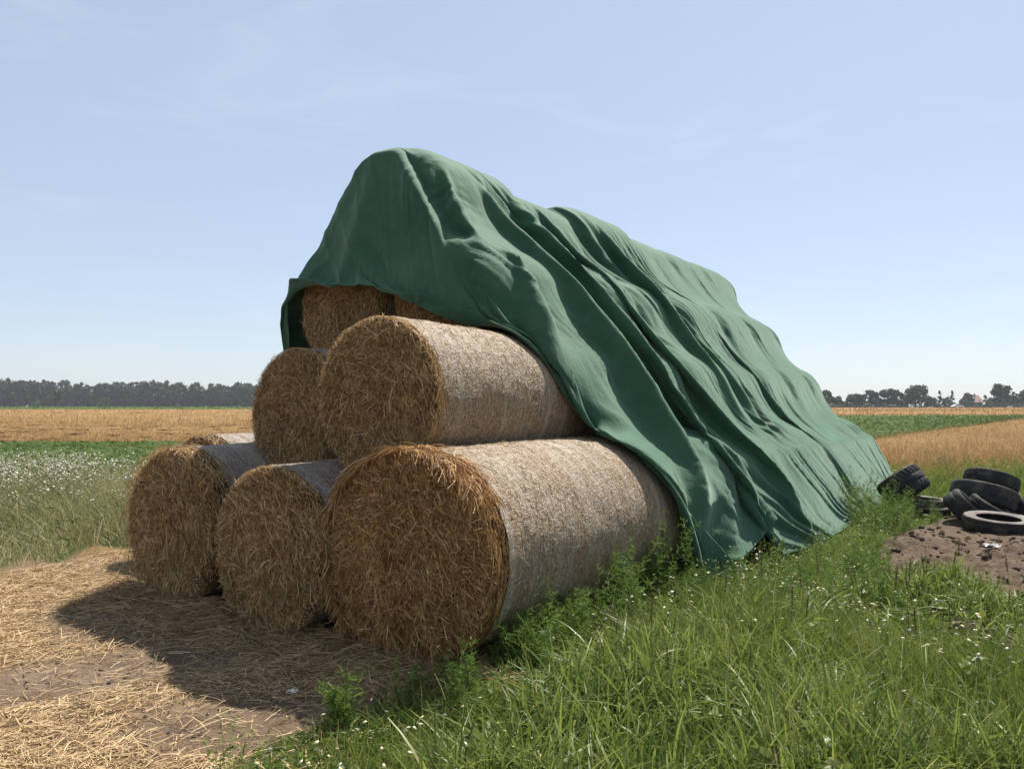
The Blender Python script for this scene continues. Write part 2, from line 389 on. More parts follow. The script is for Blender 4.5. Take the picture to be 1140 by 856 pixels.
# ------------------------------------------------------------------ round straw bales
def bale(label, s, h, r, t0, L, face=0, side=0, netmat='net', rim=0.12, dome=.05, face_mat='straw', squash=.045, rag=0.0, seed=0, edge=.05, group='round straw bales in the covered stack'):
    """axis along t. Empty > straw_body, net_wrap (> straw_ends), loose_straw"""
    org = W(np.array([s, t0 + L / 2, 0.0]))
    root = empty('straw_bale', tuple(org)); tag(root, label, 'straw bale', group)
    def loc(P): return W(P) - org
    nth = 112; th = np.linspace(0, 2 * math.pi, nth, endpoint=False)
    def rad(thv, tv):
        q = fbm(np.cos(thv) * 1.3 + seed * 9.1, np.sin(thv) * 1.3 + tv * .9, .9, 40 + seed)
        return r * (1 + .026 * q) + .006 * fbm(thv * 3, tv * 6, .6, 60 + seed)
    def pt(rr, thv, tv):
        ss = s + rr * np.cos(thv); hh = h + rr * np.sin(thv)
        lim = h - r + squash
        hh = np.where(hh < lim + .12, lim + .12 - .12 * np.tanh((lim + .12 - hh) / .12), hh)
        return np.stack(np.broadcast_arrays(ss, tv, hh), -1)
    # profile: (radius fraction, t)
    prof = []; eb = .004
    for k in range(14):
        f = k / 14.0
        prof.append((f * (1 - edge / r), t0 - dome * (1 - f * f)))
    for k in range(7):
        a = k / 6 * math.pi / 2
        prof.append((1 - edge / r + edge / r * math.sin(a), t0 + edge - edge * math.cos(a)))
    for k in range(1, 30): prof.append((1, t0 + edge + (L - edge - eb) * k / 30))
    for k in range(7):
        a = k / 6 * math.pi / 2
        prof.append((1 - eb / r + eb / r * math.cos(a), t0 + L - eb + eb * math.sin(a)))
    prof.append((.3, t0 + L + .01))
    R = np.array([p[0] for p in prof])[:, None]; T = np.array([p[1] for p in prof])[:, None]
    TH = th[None]
    rr = rad(TH, T) * R
    lump = .016 * fbm(np.cos(TH) * R * 3 + seed, np.sin(TH) * R * 3, .5, 80 + seed) * (R < 1)
    P = pt(rr, TH, T + lump)
    V = loc(P).reshape(-1, 3)
    mesh('straw_body', V, grid_faces(len(prof), nth, True), M['body'], root)
    # net wrap over the barrel
    tn = np.linspace(t0 + rim, t0 + L + .003, 34)[:, None]
    wav = .02 * fbm(TH * 2.2, TH * 0 + seed, .5, 90 + seed)
    tn = tn + np.where(np.arange(34)[:, None] < 2, wav, 0) * (1 if face else 0)
    rr = rad(TH, tn) + .009 + .004 * fbm(TH * 9, tn * 14, .8, 33 + seed)
    lip = np.minimum((tn - t0) / .10, 1); rr = rr - (.02 if face else -.004) * (1 - np.clip(lip, 0, 1))
    P = pt(rr, TH, tn)
    P = np.concatenate([P, P[:, :1]], 1)
    uv = np.stack(np.broadcast_arrays(np.concatenate([th, [2 * math.pi]])[None] * r, np.concatenate([tn, tn[:, :1]], 1)), -1)
    net = mesh('net_wrap', loc(P).reshape(-1, 3), grid_faces(34, nth + 1), M[netmat], root, uv=uv.reshape(-1, 2))
    if side:
        n = side
        a = rng.uniform(-.9, math.pi + .9, n); tt = t0 + rim + rng.random(n) ** .8 * (L - rim - .06)
        rr = rad(a, tt) + .011
        b = pt(rr, a, tt)
        tang = np.stack([-np.sin(a), np.zeros(n), np.cos(a)], -1)
        out = np.stack([np.cos(a), np.zeros(n), np.sin(a)], -1)
        al = np.array([[0, 1.0, 0]])
        ang = rng.normal(0, .8, n)[:, None]
        d = nz(tang * np.cos(ang) * np.sign(rng.normal(size=n))[:, None] + al * np.sin(ang) + out * rng.normal(.10, .12, n)[:, None])
        L_ = rng.uniform(.012, .05, n)
        Vv, F, tnt = ribbons(b, d, L_, rng.uniform(.002, .0036, n), curve=-out * .12, nseg=2, side=out + .5 * rng.normal(size=(n, 3)), tint=rng.random(n) ** 1.1)
        o = mesh('straw_ends', loc(Vv), F, M['pale_straw'], net, attrs={'tint': tnt}); tag(o, kind='stuff')
    if face:
        n = int(face * 1.9)
        q = np.sqrt(rng.random(n)) * 1.0; a = rng.random(n) * 2 * math.pi
        rr = q * r * .985
        tt = t0 - dome * (1 - q * q) - .004 + lump[0, 0] * 0 + np.where(q > .93, (q - .93) * .5, 0)
        b = pt(rr, a, tt); b[:, 1] -= rng.random(n) * .012 - .004
        tang = np.stack([-np.sin(a), np.zeros(n), np.cos(a)], -1)
        radial = np.stack([np.cos(a), np.zeros(n), np.sin(a)], -1)
        sw = rng.normal(.25, .62, n)[:, None]; sg = np.sign(rng.normal(size=n))[:, None]
        d = tang * np.cos(sw) * sg + radial * np.sin(sw)
        clump = fbm(b[:, 0], b[:, 2], .22, 120 + seed)[:, None]
        d = d + .7 * clump * np.array([[.6, 0, -.8]]) + np.array([[0, -1, 0]]) * np.abs(rng.normal(.03, .10, n))[:, None]
        d = nz(d)
        L_ = rng.uniform(.035, .125, n) * (.7 + .6 * rng.random(n)); d = nz(d + rng.normal(0, .35, (n, 3)) * np.array([1, .25, 1]))
        cv = np.stack([rng.normal(0, .1, n), rng.normal(.05, .08, n), -np.abs(rng.normal(.10, .1, n))], -1)
        # keep tips from leaving the disc far
        tip = b + d * L_[:, None]
        ex = np.hypot(tip[:, 0] - s, tip[:, 2] - h) > r * 1.02
        L_ = np.where(ex, L_ * .45, L_)
        pcs = [ribbons(b, d, L_, rng.uniform(.0022, .0046, n), cv, 2, .2, tint=np.clip(rng.beta(.8, 1.15, n) + .12 * clump[:, 0], 0, 1))]
        # ragged fringe on the rim
        n2 = int(n * .16)
        a = rng.random(n2) * 2 * math.pi
        tt = t0 + rng.random(n2) * (rim + .03)
        b = pt(rad(a, tt) * 1.0 + .002, a, tt)
        tang = np.stack([-np.sin(a), np.zeros(n2), np.cos(a)], -1); out = np.stack([np.cos(a), np.zeros(n2), np.sin(a)], -1)
        d = nz(tang * np.sign(rng.normal(size=n2))[:, None] + out * rng.normal(.08, .12, n2)[:, None] + np.array([[0, 1.0, 0]]) * rng.normal(-.05, .35, n2)[:, None])
        pcs.append(ribbons(b, d, rng.uniform(.03, .12, n2), rng.uniform(.0025, .0045, n2), -out * .25 + np.array([[0, 0, -.12]]), 3, .2, tint=rng.beta(1.8, 1.6, n2)))
        if rag:
            n3 = int(n * rag * .8)
            a = rng.uniform(-.75, math.pi * .80, n3); tt = t0 - .05 + rng.random(n3) * (rim + .10)
            clm = .5 + .5 * vnoise(a * 5, tt * 12, 1.0, 7)
            b = pt(rad(a, tt) + .055 * clm * rng.random(n3), a, tt)
            tang = np.stack([-np.sin(a), np.zeros(n3), np.cos(a)], -1); out = np.stack([np.cos(a), np.zeros(n3), np.sin(a)], -1)
            down = np.where(np.cos(a) > 0, -1, 1)[:, None]
            d = nz(tang * down + out * rng.normal(.14, .3, n3)[:, None] + np.array([[0, 1.0, 0]]) * rng.normal(-.25, .75, n3)[:, None])
            pcs.append(ribbons(b, d, rng.uniform(.035, .16, n3), rng.uniform(.0025, .005, n3), -out * .2 + rng.normal(0, .12, (n3, 3)) + np.array([[0, 0, -.2]]), 3, .2, tint=rng.beta(1.2, 1.6, n3)))
        Vv, F, tnt = cat(pcs)
        o = mesh('loose_straw', loc(Vv), F, M[face_mat], root, attrs={'tint': tnt}); tag(o, kind='stuff')
    return root

bale('largest straw bale at the front right corner, rusty ragged end and pale net wrap', 0.03, .655, .66, .0, 1.213, 15000, 9000, rim=.17, dome=.11, face_mat='rust_straw', rag=.42, seed=1, edge=.09)
bale('second ground bale along the right side, just behind the ragged front bale', 0.03, .655, .657, 1.205, 1.225, 0, 6500, rim=.004, seed=1, edge=.012)
bale('third ground bale on the right side, far end disappearing under the tarp corner', .03, .650, .650, 2.43, 1.22, 0, 4000, rim=.004, seed=1, edge=.012)
bale('ground bale in the middle of the front row, blue grey net wrap', 1.24, .58, .585, -.08, 1.3, 9000, 5000, 'net_grey', rim=.08, dome=.05, seed=4)
bale('leftmost ground bale of the front row, casting the leftmost shadow', 2.62, .62, .625, .04, 1.3, 9000, 4000, 'net_grey', rim=.16, dome=.06, seed=5, rag=.08)
bale('ground bale set back at the far left, only its strawy top showing', 3.90, .64, .645, 1.12, 1.25, 3500, 1500, 'net_grey', rim=.14, seed=6, rag=.1)
bale('ground bale behind the leftmost front bale, dark strawy top', 2.6, .60, .60, 1.36, 1.25, 1200, 1500, 'net_grey', rim=.25, seed=7)
bale('large second layer bale lying on the two right front bales, lit pale top', .66, 1.655, .572, .38, 1.35, 12000, 9000, rim=.07, dome=.04, seed=8, squash=.0)
bale('second layer bale with its far end vanishing under the sloping tarp edge', .66, 1.655, .568, 1.72, 1.25, 0, 3500, rim=.004, seed=8, squash=.0, edge=.012)
bale('small second layer bale at the left, in shade above the left front bales', 1.93, 1.52, .555, .72, 1.25, 8000, 1200, 'net_grey', rim=.1, dome=.05, seed=10, squash=.0)
bale('third layer bale at the left under the front tarp hem', 2.53, 2.58, .56, 1.78, 1.25, 6000, 0, rim=.1, dome=.02, seed=11, squash=.0)
bale('third layer bale at the right, rusty strip showing under the front tarp hem', 1.24, 2.58, .56, 1.80, 1.25, 5000, 0, rim=.1, dome=.02, face_mat='rust_straw', seed=12, squash=.0)
bale('ground bale under the tarp at the lifted middle of its right hem', .0, .62, .61, 4.9, 1.22, 0, 1500, rim=.02, seed=13)
bale('ground bale under the tarp just behind the one at the lifted hem', .0, .62, .605, 6.15, 1.22, 0, 1500, rim=.02, seed=14)

# ------------------------------------------------------------------ the green tarp: a sheet draped over the pyramid of bales
# settled by a small cloth simulation (position based) over rows of bales, in stack coordinates
cloth_rng = np.random.default_rng(7)
BALE_ROWS=[(0.0,.65,.65,0.0,11.95),(1.24,.58,.58,-.05,11.9),(2.6,.62,.62,.0,11.9),(3.9,.62,.62,1.25,11.9),
(.62,1.67,.57,.40,11.35),(1.93,1.55,.56,.72,11.3),(3.25,1.64,.58,2.2,11.3),
(1.20,2.50,.62,1.70,10.75),(2.55,2.58,.58,1.70,10.75),
(1.98,3.60,.54,1.96,10.8)]
SL=1.45
slot={}
for k in range(len(BALE_ROWS)):
    slot[k]=(cloth_rng.uniform(-.04,.05,14), cloth_rng.uniform(0,SL), cloth_rng.uniform(-.05,.05,14))
slot[9][0][:10]=[.02,-.16,.09,-.06,-.03,.0,.03,.06,.03,0]
def colrad(k,t):
    dr,ph,_=slot[k]
    x=(t-BALE_ROWS[k][3])/SL
    i=np.clip(np.floor(x).astype(int),0,13)
    f=x-np.floor(x)
    g=np.minimum(f,1-f)*SL
    r=BALE_ROWS[k][2]*(1+dr[i])
    return r-.055*np.exp(-(g/.13)**2)
def collide(P,V0,th=.03,mu=.6,prev=None):
    s=P[...,0];t=P[...,1];h=P[...,2]
    for k,(cs,ch,cr,t0,t1) in enumerate(BALE_ROWS):
        ds=s-cs;dh=h-ch
        rho=np.sqrt(ds*ds+dh*dh)+1e-9
        m=(rho<cr*1.1+th)&(t>t0-th)&(t<t1+th)
        if not m.any(): continue
        idx=np.nonzero(m)
        ds=ds[idx];dh=dh[idx];rh=rho[idx];tt=t[idx]
        R=colrad(k,tt); RD=.10
        qx=rh-(R-RD); qy=np.maximum(t0-tt,tt-t1)+RD
        sg=np.where(t0-tt>tt-t1,-1.,1.)
        ox=np.maximum(qx,0);oy=np.maximum(qy,0)
        out=np.hypot(ox,oy)+np.minimum(np.maximum(qx,qy),0)-RD
        pen=th-out
        mm=pen>0
        if not mm.any(): continue
        L=np.hypot(ox,oy)+1e-9
        gx=np.where(L>1e-6,ox/L,(qx>qy)*1.);gy=np.where(L>1e-6,oy/L,(qx<=qy)*1.)
        inside=(qx<=0)&(qy<=0)
        gx=np.where(inside,(qx>qy)*1.,gx);gy=np.where(inside,(qx<=qy)*1.,gy)
        pen=np.where(mm,np.minimum(pen,.15),0)
        n=np.stack([gx*ds/rh,gy*sg,gx*dh/rh],-1)
        p=P[idx]+n*pen[:,None]
        if prev is not None:
            d=p-prev[idx]
            dn=(d*n).sum(-1,keepdims=True)*n
            dt=d-dn
            f=np.where(mm,mu,0.)[:,None]
            p=p-dt*f
        P[idx]=p
        s=P[...,0];t=P[...,1];h=P[...,2]
    # stiff tent over the front: straw stuffed between the end bales
    sx=P[...,0];tx=P[...,1];hx=P[...,2]
    tf=1.60+.22*np.clip((hx-2.5)/1.6,0,1)
    phi=np.arctan2(sx-2.05,4.5-hx);tf=tf-np.clip((4.2-hx)/1.2,0,1)*(.035*np.sin(9*phi+.5)+.028*np.sin(19*phi+2+hx)+.03*np.sin(2.3*hx+3*sx))+.02
    d=np.stack([-.834*(sx-1.42)+.553*(hx-3.92)+.26,.818*(sx-2.25)+.575*(hx-4.1)-.02,hx-4.10,tf-tx],-1)
    k=d.argmax(-1);dm=d.max(-1)
    m=(dm<0)&(hx>2.42)&(tx<2.5)
    if m.any():
        N=np.array([[-.834,0,.553],[.85,0,.53],[0,0,1],[0,-1,0]])
        P+=np.where(m,np.minimum(-dm,.1),0)[...,None]*N[k]*np.array([1,1,1])
    # weeds and banked straw hold the lower edge away from the bales
    sx=P[...,0];tx=P[...,1];hx=P[...,2]
    ramp_t=np.clip((tx-3.9)/1.2,0,1)
    dd=-.89*(sx+.60+.06*ramp_t)+.457*(hx-1.02)+.12*(1-ramp_t)
    m=(dd<0)&(hx<1.02)&(sx<-.2)&(tx>3.6)
    if m.any():
        P+=np.where(m,np.minimum(-dd,.08),0)[...,None]*np.array([-.89,0,.457])
    g=P[...,2]<.03
    if g.any():
        P[...,2]=np.where(g,.03,P[...,2])
        if prev is not None:
            for c in (0,1):
                P[...,c]=np.where(g,P[...,c]*.4+prev[...,c]*.6,P[...,c])
def sl(n,off,start,step=2):
    return slice(start,n-off,step), slice(start+off,n,step)

class Cloth:
    bend=.02
    def __init__(s,P,P0,fa,fb,G):
        s.P=P.copy();s.P0=P0;s.fa=fa;s.fb=fb;s.G=G;s.V=np.zeros_like(P);s.build()
    nff=30/200
    def build(s):
        s.prep()
        na,nb=s.P.shape[:2];s.C=[]
        def add(A,B,k,typ):
            d=np.sqrt(((s.P0[A]-s.P0[B])**2).sum(-1))
            fa=(s.fa[A]+s.fa[B])/2;fb=(s.fb[A]+s.fb[B])/2
            f={'a':fa,'b':fb,'d':np.sqrt((fa**2+fb**2)/2)}[typ]
            s.C.append((A,B,d*f,k,typ=='x'))
        al=slice(0,na);bl=slice(0,nb)
        for st in (0,1):
            A,B=sl(na,1,st);add((A,bl),(B,bl),1.,'a')
            A,B=sl(nb,1,st);add((al,A),(al,B),1.,'b')
        for st in (0,1):
            A,B=sl(na,1,st)
            add((A,slice(0,nb-1)),(B,slice(1,nb)),.2,'d')
            add((A,slice(1,nb)),(B,slice(0,nb-1)),.2,'d')
        for st in (0,1,2,3):
            A=slice(st,na-2,4);B=slice(st+2,na,4);add((A,bl),(B,bl),s.bend,'a')
            A=slice(st,nb-2,4);B=slice(st+2,nb,4);add((al,A),(al,B),s.bend,'b')
    def prep(s):
        na,nb=s.P.shape[:2]
        s.j0=int(round((nb-1)*BL/(BL+BR)))
        e=np.linalg.norm(np.diff(s.P0,axis=1),axis=-1)*(s.fb[:,1:]+s.fb[:,:-1])/2
        c=np.concatenate([np.zeros((na,1)),np.cumsum(e,1)],1)
        s.Lb=np.abs(c-c[:,s.j0:s.j0+1])
        s.i0=int(round(na*s.nff))
        b=np.linspace(-BL,BR,nb);s.pm=((b>-2.1)&(b<1.5))*1.0
        e=np.linalg.norm(np.diff(s.P0,axis=0),axis=-1)*(s.fa[1:]+s.fa[:-1])/2
        c=np.concatenate([np.zeros((1,nb)),np.cumsum(e,0)],0)
        s.La=np.abs(c-c[s.i0:s.i0+1])
    def lra(s):
        P=s.P
        for A,R,L in ((P[s.i0:],P[s.i0:,s.j0:s.j0+1].copy(),s.Lb[s.i0:]),(P[:s.i0],P[s.i0:s.i0+1].copy(),s.La[:s.i0])):
            v=A-R;l=np.sqrt((v*v).sum(-1))+1e-9
            f=np.minimum(1,L*1.004/l)
            A[...]=R+v*(1+(f-1)*.8)[...,None]
    def solve(s,it):
        P=s.P
        for _ in range(it):
            for A,B,d,k,_x in s.C:
                pa=P[A];pb=P[B];v=pb-pa
                L=np.sqrt((v*v).sum(-1))+1e-9
                c=(L-d)/L*(.5*k)
                if k<.15: c=np.where(L<d*.98,c,0)
                v*=c[...,None]
                P[A]=pa+v;P[B]=P[B]-v
            P[0]+=.5*(s.G-P[0])
        s.lra()
    def step(s,dt,it=3,damp=.985,g=-9.8,mu=.6):
        s.V[...,2]+=g*dt
        sp=np.sqrt((s.V**2).sum(-1,keepdims=True));s.V*=np.minimum(1,2.5/(sp+1e-9))
        prev=s.P.copy();s.P+=s.V*dt
        s.solve(it);collide(s.P,None,mu=mu,prev=prev);s.P[0]=s.P[0]*.2+s.G*.8;s.P[s.i0,:,1]+=s.pm*(s.P0[s.i0,:,1]-s.P[s.i0,:,1])
        s.V=(s.P-prev)/dt*damp
    def upsample(s,na2,nb2):
        def rs(X):
            one=X.ndim==2
            if one:X=X[...,None]
            na,nb=X.shape[:2]
            u=np.linspace(0,na-1,na2);v=np.linspace(0,nb-1,nb2)
            i=np.clip(u.astype(int),0,na-2);f=(u-i)[:,None,None]
            Y=X[i]*(1-f)+X[i+1]*f
            j=np.clip(v.astype(int),0,nb-2);g=(v-j)[None,:,None]
            Y=Y[:,j]*(1-g)+Y[:,j+1]*g
            return Y[...,0] if one else Y
        s.P=rs(s.P);s.P0=rs(s.P0);s.fa=rs(s.fa);s.fb=rs(s.fb);s.G=rs(s.G[None].repeat(2,0))[0]
        s.V=np.zeros_like(s.P);s.build()
GD=np.array([(-4.7,4.72,3.0,.4),(-3.9,4.2,2.5,1.1),(-2.9,3.46,1.92,2.12),(-2.2,3.08,1.58,2.92),(-1.2,2.45,1.55,2.80),(0,1.75,1.53,2.68),
(1.0,1.2,1.50,2.55),(1.6,.70,1.56,2.40),(2.2,.3,1.68,2.16),(2.6,.06,1.90,1.85),(3.0,-.02,2.28,1.52),(3.35,-.12,2.55,1.32),(3.7,-.52,2.38,1.08),
(4.1,-.70,2.80,.70),(4.6,-.80,3.32,.32),(4.85,-.88,3.66,.08)])
BL,BR=4.7,4.85
PR=np.array([(1.98,4.24),(1.66,4.14),(1.38,3.90),(-.64,1.02),(-.80,.82),(-.90,.68)])
PLf=np.array([(1.98,4.24),(2.28,4.12),(2.50,3.82),(4.50,1.02),(4.72,.6),(4.85,.35)])
def arc(p):
    L=np.concatenate([[0],np.cumsum(np.linalg.norm(np.diff(p,axis=0),axis=1))]);return L
def tarp_profile(b):
    a=arc(PR);c=arc(PLf)
    sr=np.interp(b*a[-1]/BR,a,PR[:,0]);hr=np.interp(b*a[-1]/BR,a,PR[:,1])
    sL=np.interp(-b*c[-1]/BL,c,PLf[:,0]);hL=np.interp(-b*c[-1]/BL,c,PLf[:,1])
    o=np.stack([np.where(b>=0,sr,sL),np.where(b>=0,hr,hL)],-1)
    for _ in range(4): o[1:-1]=(o[:-2]+2*o[1:-1]+o[2:])/4
    return o
def cloth_noise(shape,sc):
    g=cloth_rng.normal(size=(int(shape[0]/sc[0])+3,int(shape[1]/sc[1])+3))
    u=np.linspace(0,shape[0]/sc[0],shape[0]);v=np.linspace(0,shape[1]/sc[1],shape[1])
    i=u.astype(int);j=v.astype(int);fu=(u-i)[:,None];fv=(v-j)[None]
    fu=fu*fu*(3-2*fu);fv=fv*fv*(3-2*fv)
    return (g[i][:,j]*(1-fu)+g[i+1][:,j]*fu)*(1-fv)+(g[i][:,j+1]*(1-fu)+g[i+1][:,j+1]*fu)*fv
def tarp_layout(na,nb,nf):
    b=np.linspace(-BL,BR,nb)
    G=np.stack([np.interp(b,GD[:,0],GD[:,k]) for k in (1,2,3)],-1)
    for _ in range(2): G[1:-1]=(G[:-2]+G[1:-1]*2+G[2:])/4
    hp=tarp_profile(b)
    # crest
    tk=np.where((b>-2.0)&(b<1.5),1.90-.12*np.minimum(np.abs(b)/1.5,1),np.maximum(G[:,1]+.35,1.8))
    for _ in range(6): tk[1:-1]=(tk[:-2]+tk[1:-1]*2+tk[2:])/4
    K=np.stack([hp[:,0],tk,hp[:,1]],-1)
    zz=np.array([0,.0]);
    w=np.linspace(0,1,nf)[:,None,None]
    F=G[None]*(1-w)+K[None]*w
    te=11.8+.95*(np.abs(b)/4.8)**1.5
    u=np.linspace(0,1,na-nf+1)[1:,None]
    T=tk[None]*(1-u)+te[None]*u+2.3*np.clip(b/BR,-.3,1)[None]*np.sin(np.pi*u**.8)**1.0*(u<1)
    B=np.stack([np.broadcast_to(hp[None,:,0],T.shape),T,np.broadcast_to(hp[None,:,1],T.shape)],-1)
    # end flap: last rows fall down over the far end
    P0=np.concatenate([F,B],0)
    tt=P0[...,1];bb=np.broadcast_to(b[None],tt.shape)
    body=np.clip((np.arange(na)-nf*1.05)/(nf*.5),0,1)[:,None]
    bs=np.clip((np.arange(na)-nf*.35)/(nf*.5),0,1)[:,None];ws=np.clip((bb-1.5)/.6,0,1);body=body*(1-ws)+bs*ws
    fa=1+body*(.05+.48*np.exp(-((tt-3.3)/2.0)**2)*np.clip((bb-.2)/1.2,.12,1))
    fb=.965+.055*body*np.ones_like(fa)
    fa=np.where(body<=0,.955,fa)
    # seeds: folds running down the slope
    Lc=np.cumsum(np.concatenate([np.zeros((1,nb)),np.linalg.norm(np.diff(P0,axis=0),axis=-1)]),0)
    lam=.29+.8*np.clip((tt-4.5)/3.5,0,1)
    dL=np.concatenate([np.zeros((1,nb)),np.linalg.norm(np.diff(P0,axis=0),axis=-1)],0)
    ph=2*np.pi*np.cumsum(dL/lam,0)+5.0*cloth_noise(tt.shape,(nf*.8,nb/6.))+1.6*cloth_noise(tt.shape,(nf*.3,nb/4.))
    amp=body*(.03+.085*np.exp(-((tt-3.6)/2.3)**2))*np.clip(.6+.5*cloth_noise(tt.shape,(nf*.5,nb/5.)),0,1.4)
    side=np.clip(np.abs(bb)/.5,.4,1)
    n=np.where(bb>=0,0,0)
    disp=amp*side*(np.sin(ph)+1)
    nr=np.array([-.81,.0,.585]);nl=np.array([.81,0,.585])
    P=P0+disp[...,None]*np.where(bb[...,None]>=0,nr,nl)
    return P,P0,fa,fb,G

def settle_tarp():
    f = np.float32
    P, P0, fa, fb, G = tarp_layout(200, 150, 30)
    P0[..., 2] -= .30 * np.exp(-((P0[..., 1] - 4.15) / .75) ** 2) * np.clip((np.linspace(-BL, BR, 150)[None] - 3.9) / .95, 0, 1)
    c = Cloth(P.astype(f), P0.astype(f), fa.astype(f), fb.astype(f), G.astype(f))
    def single():
        for a in ('P', 'P0', 'fa', 'fb', 'G', 'V', 'Lb', 'La', 'pm'): setattr(c, a, getattr(c, a).astype(f))
        c.C = [(A, B, d.astype(f), k, x) for A, B, d, k, x in c.C]
    single()
    for i in range(230): c.step(1 / 120, it=7, damp=.97, mu=.6)
    c.bend = .01; c.upsample(340, 250); single()
    c.P += (.004 * cloth_noise(c.P.shape[:2], (3, 30))[..., None] * np.array([-.8, 0, .6])).astype(f)
    for i in range(105): c.step(1 / 120, it=7, damp=.95, mu=.5)
    P = c.P.astype(float)
    for _ in range(1):
        Q = P.copy(); Q[1:-1] = (P[:-2] + 2 * P[1:-1] + P[2:]) / 4
        P = Q.copy(); P[:, 1:-1] = (Q[:, :-2] + 2 * Q[:, 1:-1] + Q[:, 2:]) / 4
    return P
def build_tarp():
    P = settle_tarp(); na, nb = P.shape[:2]
    def up(P, axis):
        P = np.moveaxis(P, axis, 0); n = len(P)
        Q = np.empty((2 * n - 1,) + P.shape[1:]); Q[::2] = P
        m = (P[:-1] + P[1:]) / 2
        m[1:-1] = (-P[:-3] + 9 * P[1:-2] + 9 * P[2:-1] - P[3:]) / 16
        Q[1::2] = m; return np.moveaxis(Q, 0, axis)
    for _ in range(1): P = up(up(P, 0), 1)
    na, nb = P.shape[:2]
    # deepen the folds that run down the slope
    sm = P.copy()
    for _ in range(160):
        sm[1:-1] = (sm[:-2] + 2 * sm[1:-1] + sm[2:]) / 4
    jj = np.linspace(-BL, BR, nb)[None]
    ii = np.arange(na)[:, None] * np.ones((1, nb))
    amt = np.clip((ii - 26) / 40, 0, 1) * np.clip((jj - .1) / .7, 0, 1) * np.clip((BR - jj) / .5, 0, 1)
    res = P - sm
    P = P + (amt * .45)[..., None] * res + (amt * .035)[..., None] * np.array([-.8, 0, .55])
    Wd = W(P)
    du = np.gradient(Wd, axis=0); dv = np.gradient(Wd, axis=1)
    nr = nz(np.cross(du, dv)); nr *= np.sign((nr * np.array([.6, -.6, .6])).sum(-1, keepdims=True).mean() + 1e-9)
    Ws = W(sm)
    la = np.cumsum(np.concatenate([np.zeros((1, nb)), np.linalg.norm(np.diff(Ws, axis=0), axis=-1)], 0), 0)
    lb = np.cumsum(np.concatenate([np.zeros((na, 1)), np.linalg.norm(np.diff(Ws, axis=1), axis=-1)], 1), 1)
    lb = lb - lb[:, nb // 3:nb // 3 + 1]
    warp = .55 * vnoise(la / 1.1, lb / 3.2, 1.0, 301) + .18 * vnoise(la / .4, lb / 1.8, 1.0, 302)
    def crease(l, seed, asp=26):
        """long sharp-backed folds that run down the slope"""
        q = vnoise((la + warp) / l, lb / (l * asp), 1.0, seed)
        m = np.clip(.55 + .9 * vnoise(la / (l * 5), lb / 1.4, 1.0, seed + 50), 0, 1.2)
        return (1 - np.abs(q) * 2.2) * m
    side = np.clip((jj - .15) / .7, 0, 1); thr = np.where(jj > 1.9, .06, np.where(jj < 1.3, 1.5, 1.5 - (jj - 1.3) / .6 * 1.44)); front = np.clip((la - thr) / .45, 0, 1)
    far = np.clip(1.25 - (la - 2.0) / 5.0, .3, 1)
    d = (.030 * crease(.26, 316) + .021 * crease(.13, 311) + .009 * crease(.065, 312)) * side * front * far
    d = d + .005 * fbm(la, lb, .7, 313)
    d = d + .0025 * fbm(la, lb, .09, 314)
    flap = np.clip((1.75 - la) / .5, 0, 1) * np.clip((1.5 - jj) / .4, 0, 1) * np.clip((jj + 2.3) / .3, 0, 1)
    lw = lb * (1.25 - .35 * np.clip(la / 1.6, 0, 1)) + .10 * fbm(la, lb, .6, 321)
    d = d + flap * (.030 * vnoise(lw / .42, la / 3.0, 1.0, 322) + .016 * (1 - 2 * np.abs(vnoise(lw / .30, la / 2.5, 1.0, 323))) + .006 * (1 - 2 * np.abs(vnoise(lw / .12, la / 1.5, 1.0, 324))))
    Wd = Wd + nr * d[..., None]
    i = grid_faces(na, nb)
    o = mesh('tarp', Wd.reshape(-1, 3), i, M['tarp'])
    so = o.modifiers.new('thickness', 'SOLIDIFY'); so.thickness = .006; so.offset = 0
    tag(o, 'large green fleece tarp draped over the stack of straw bales', 'tarp')
build_tarp()

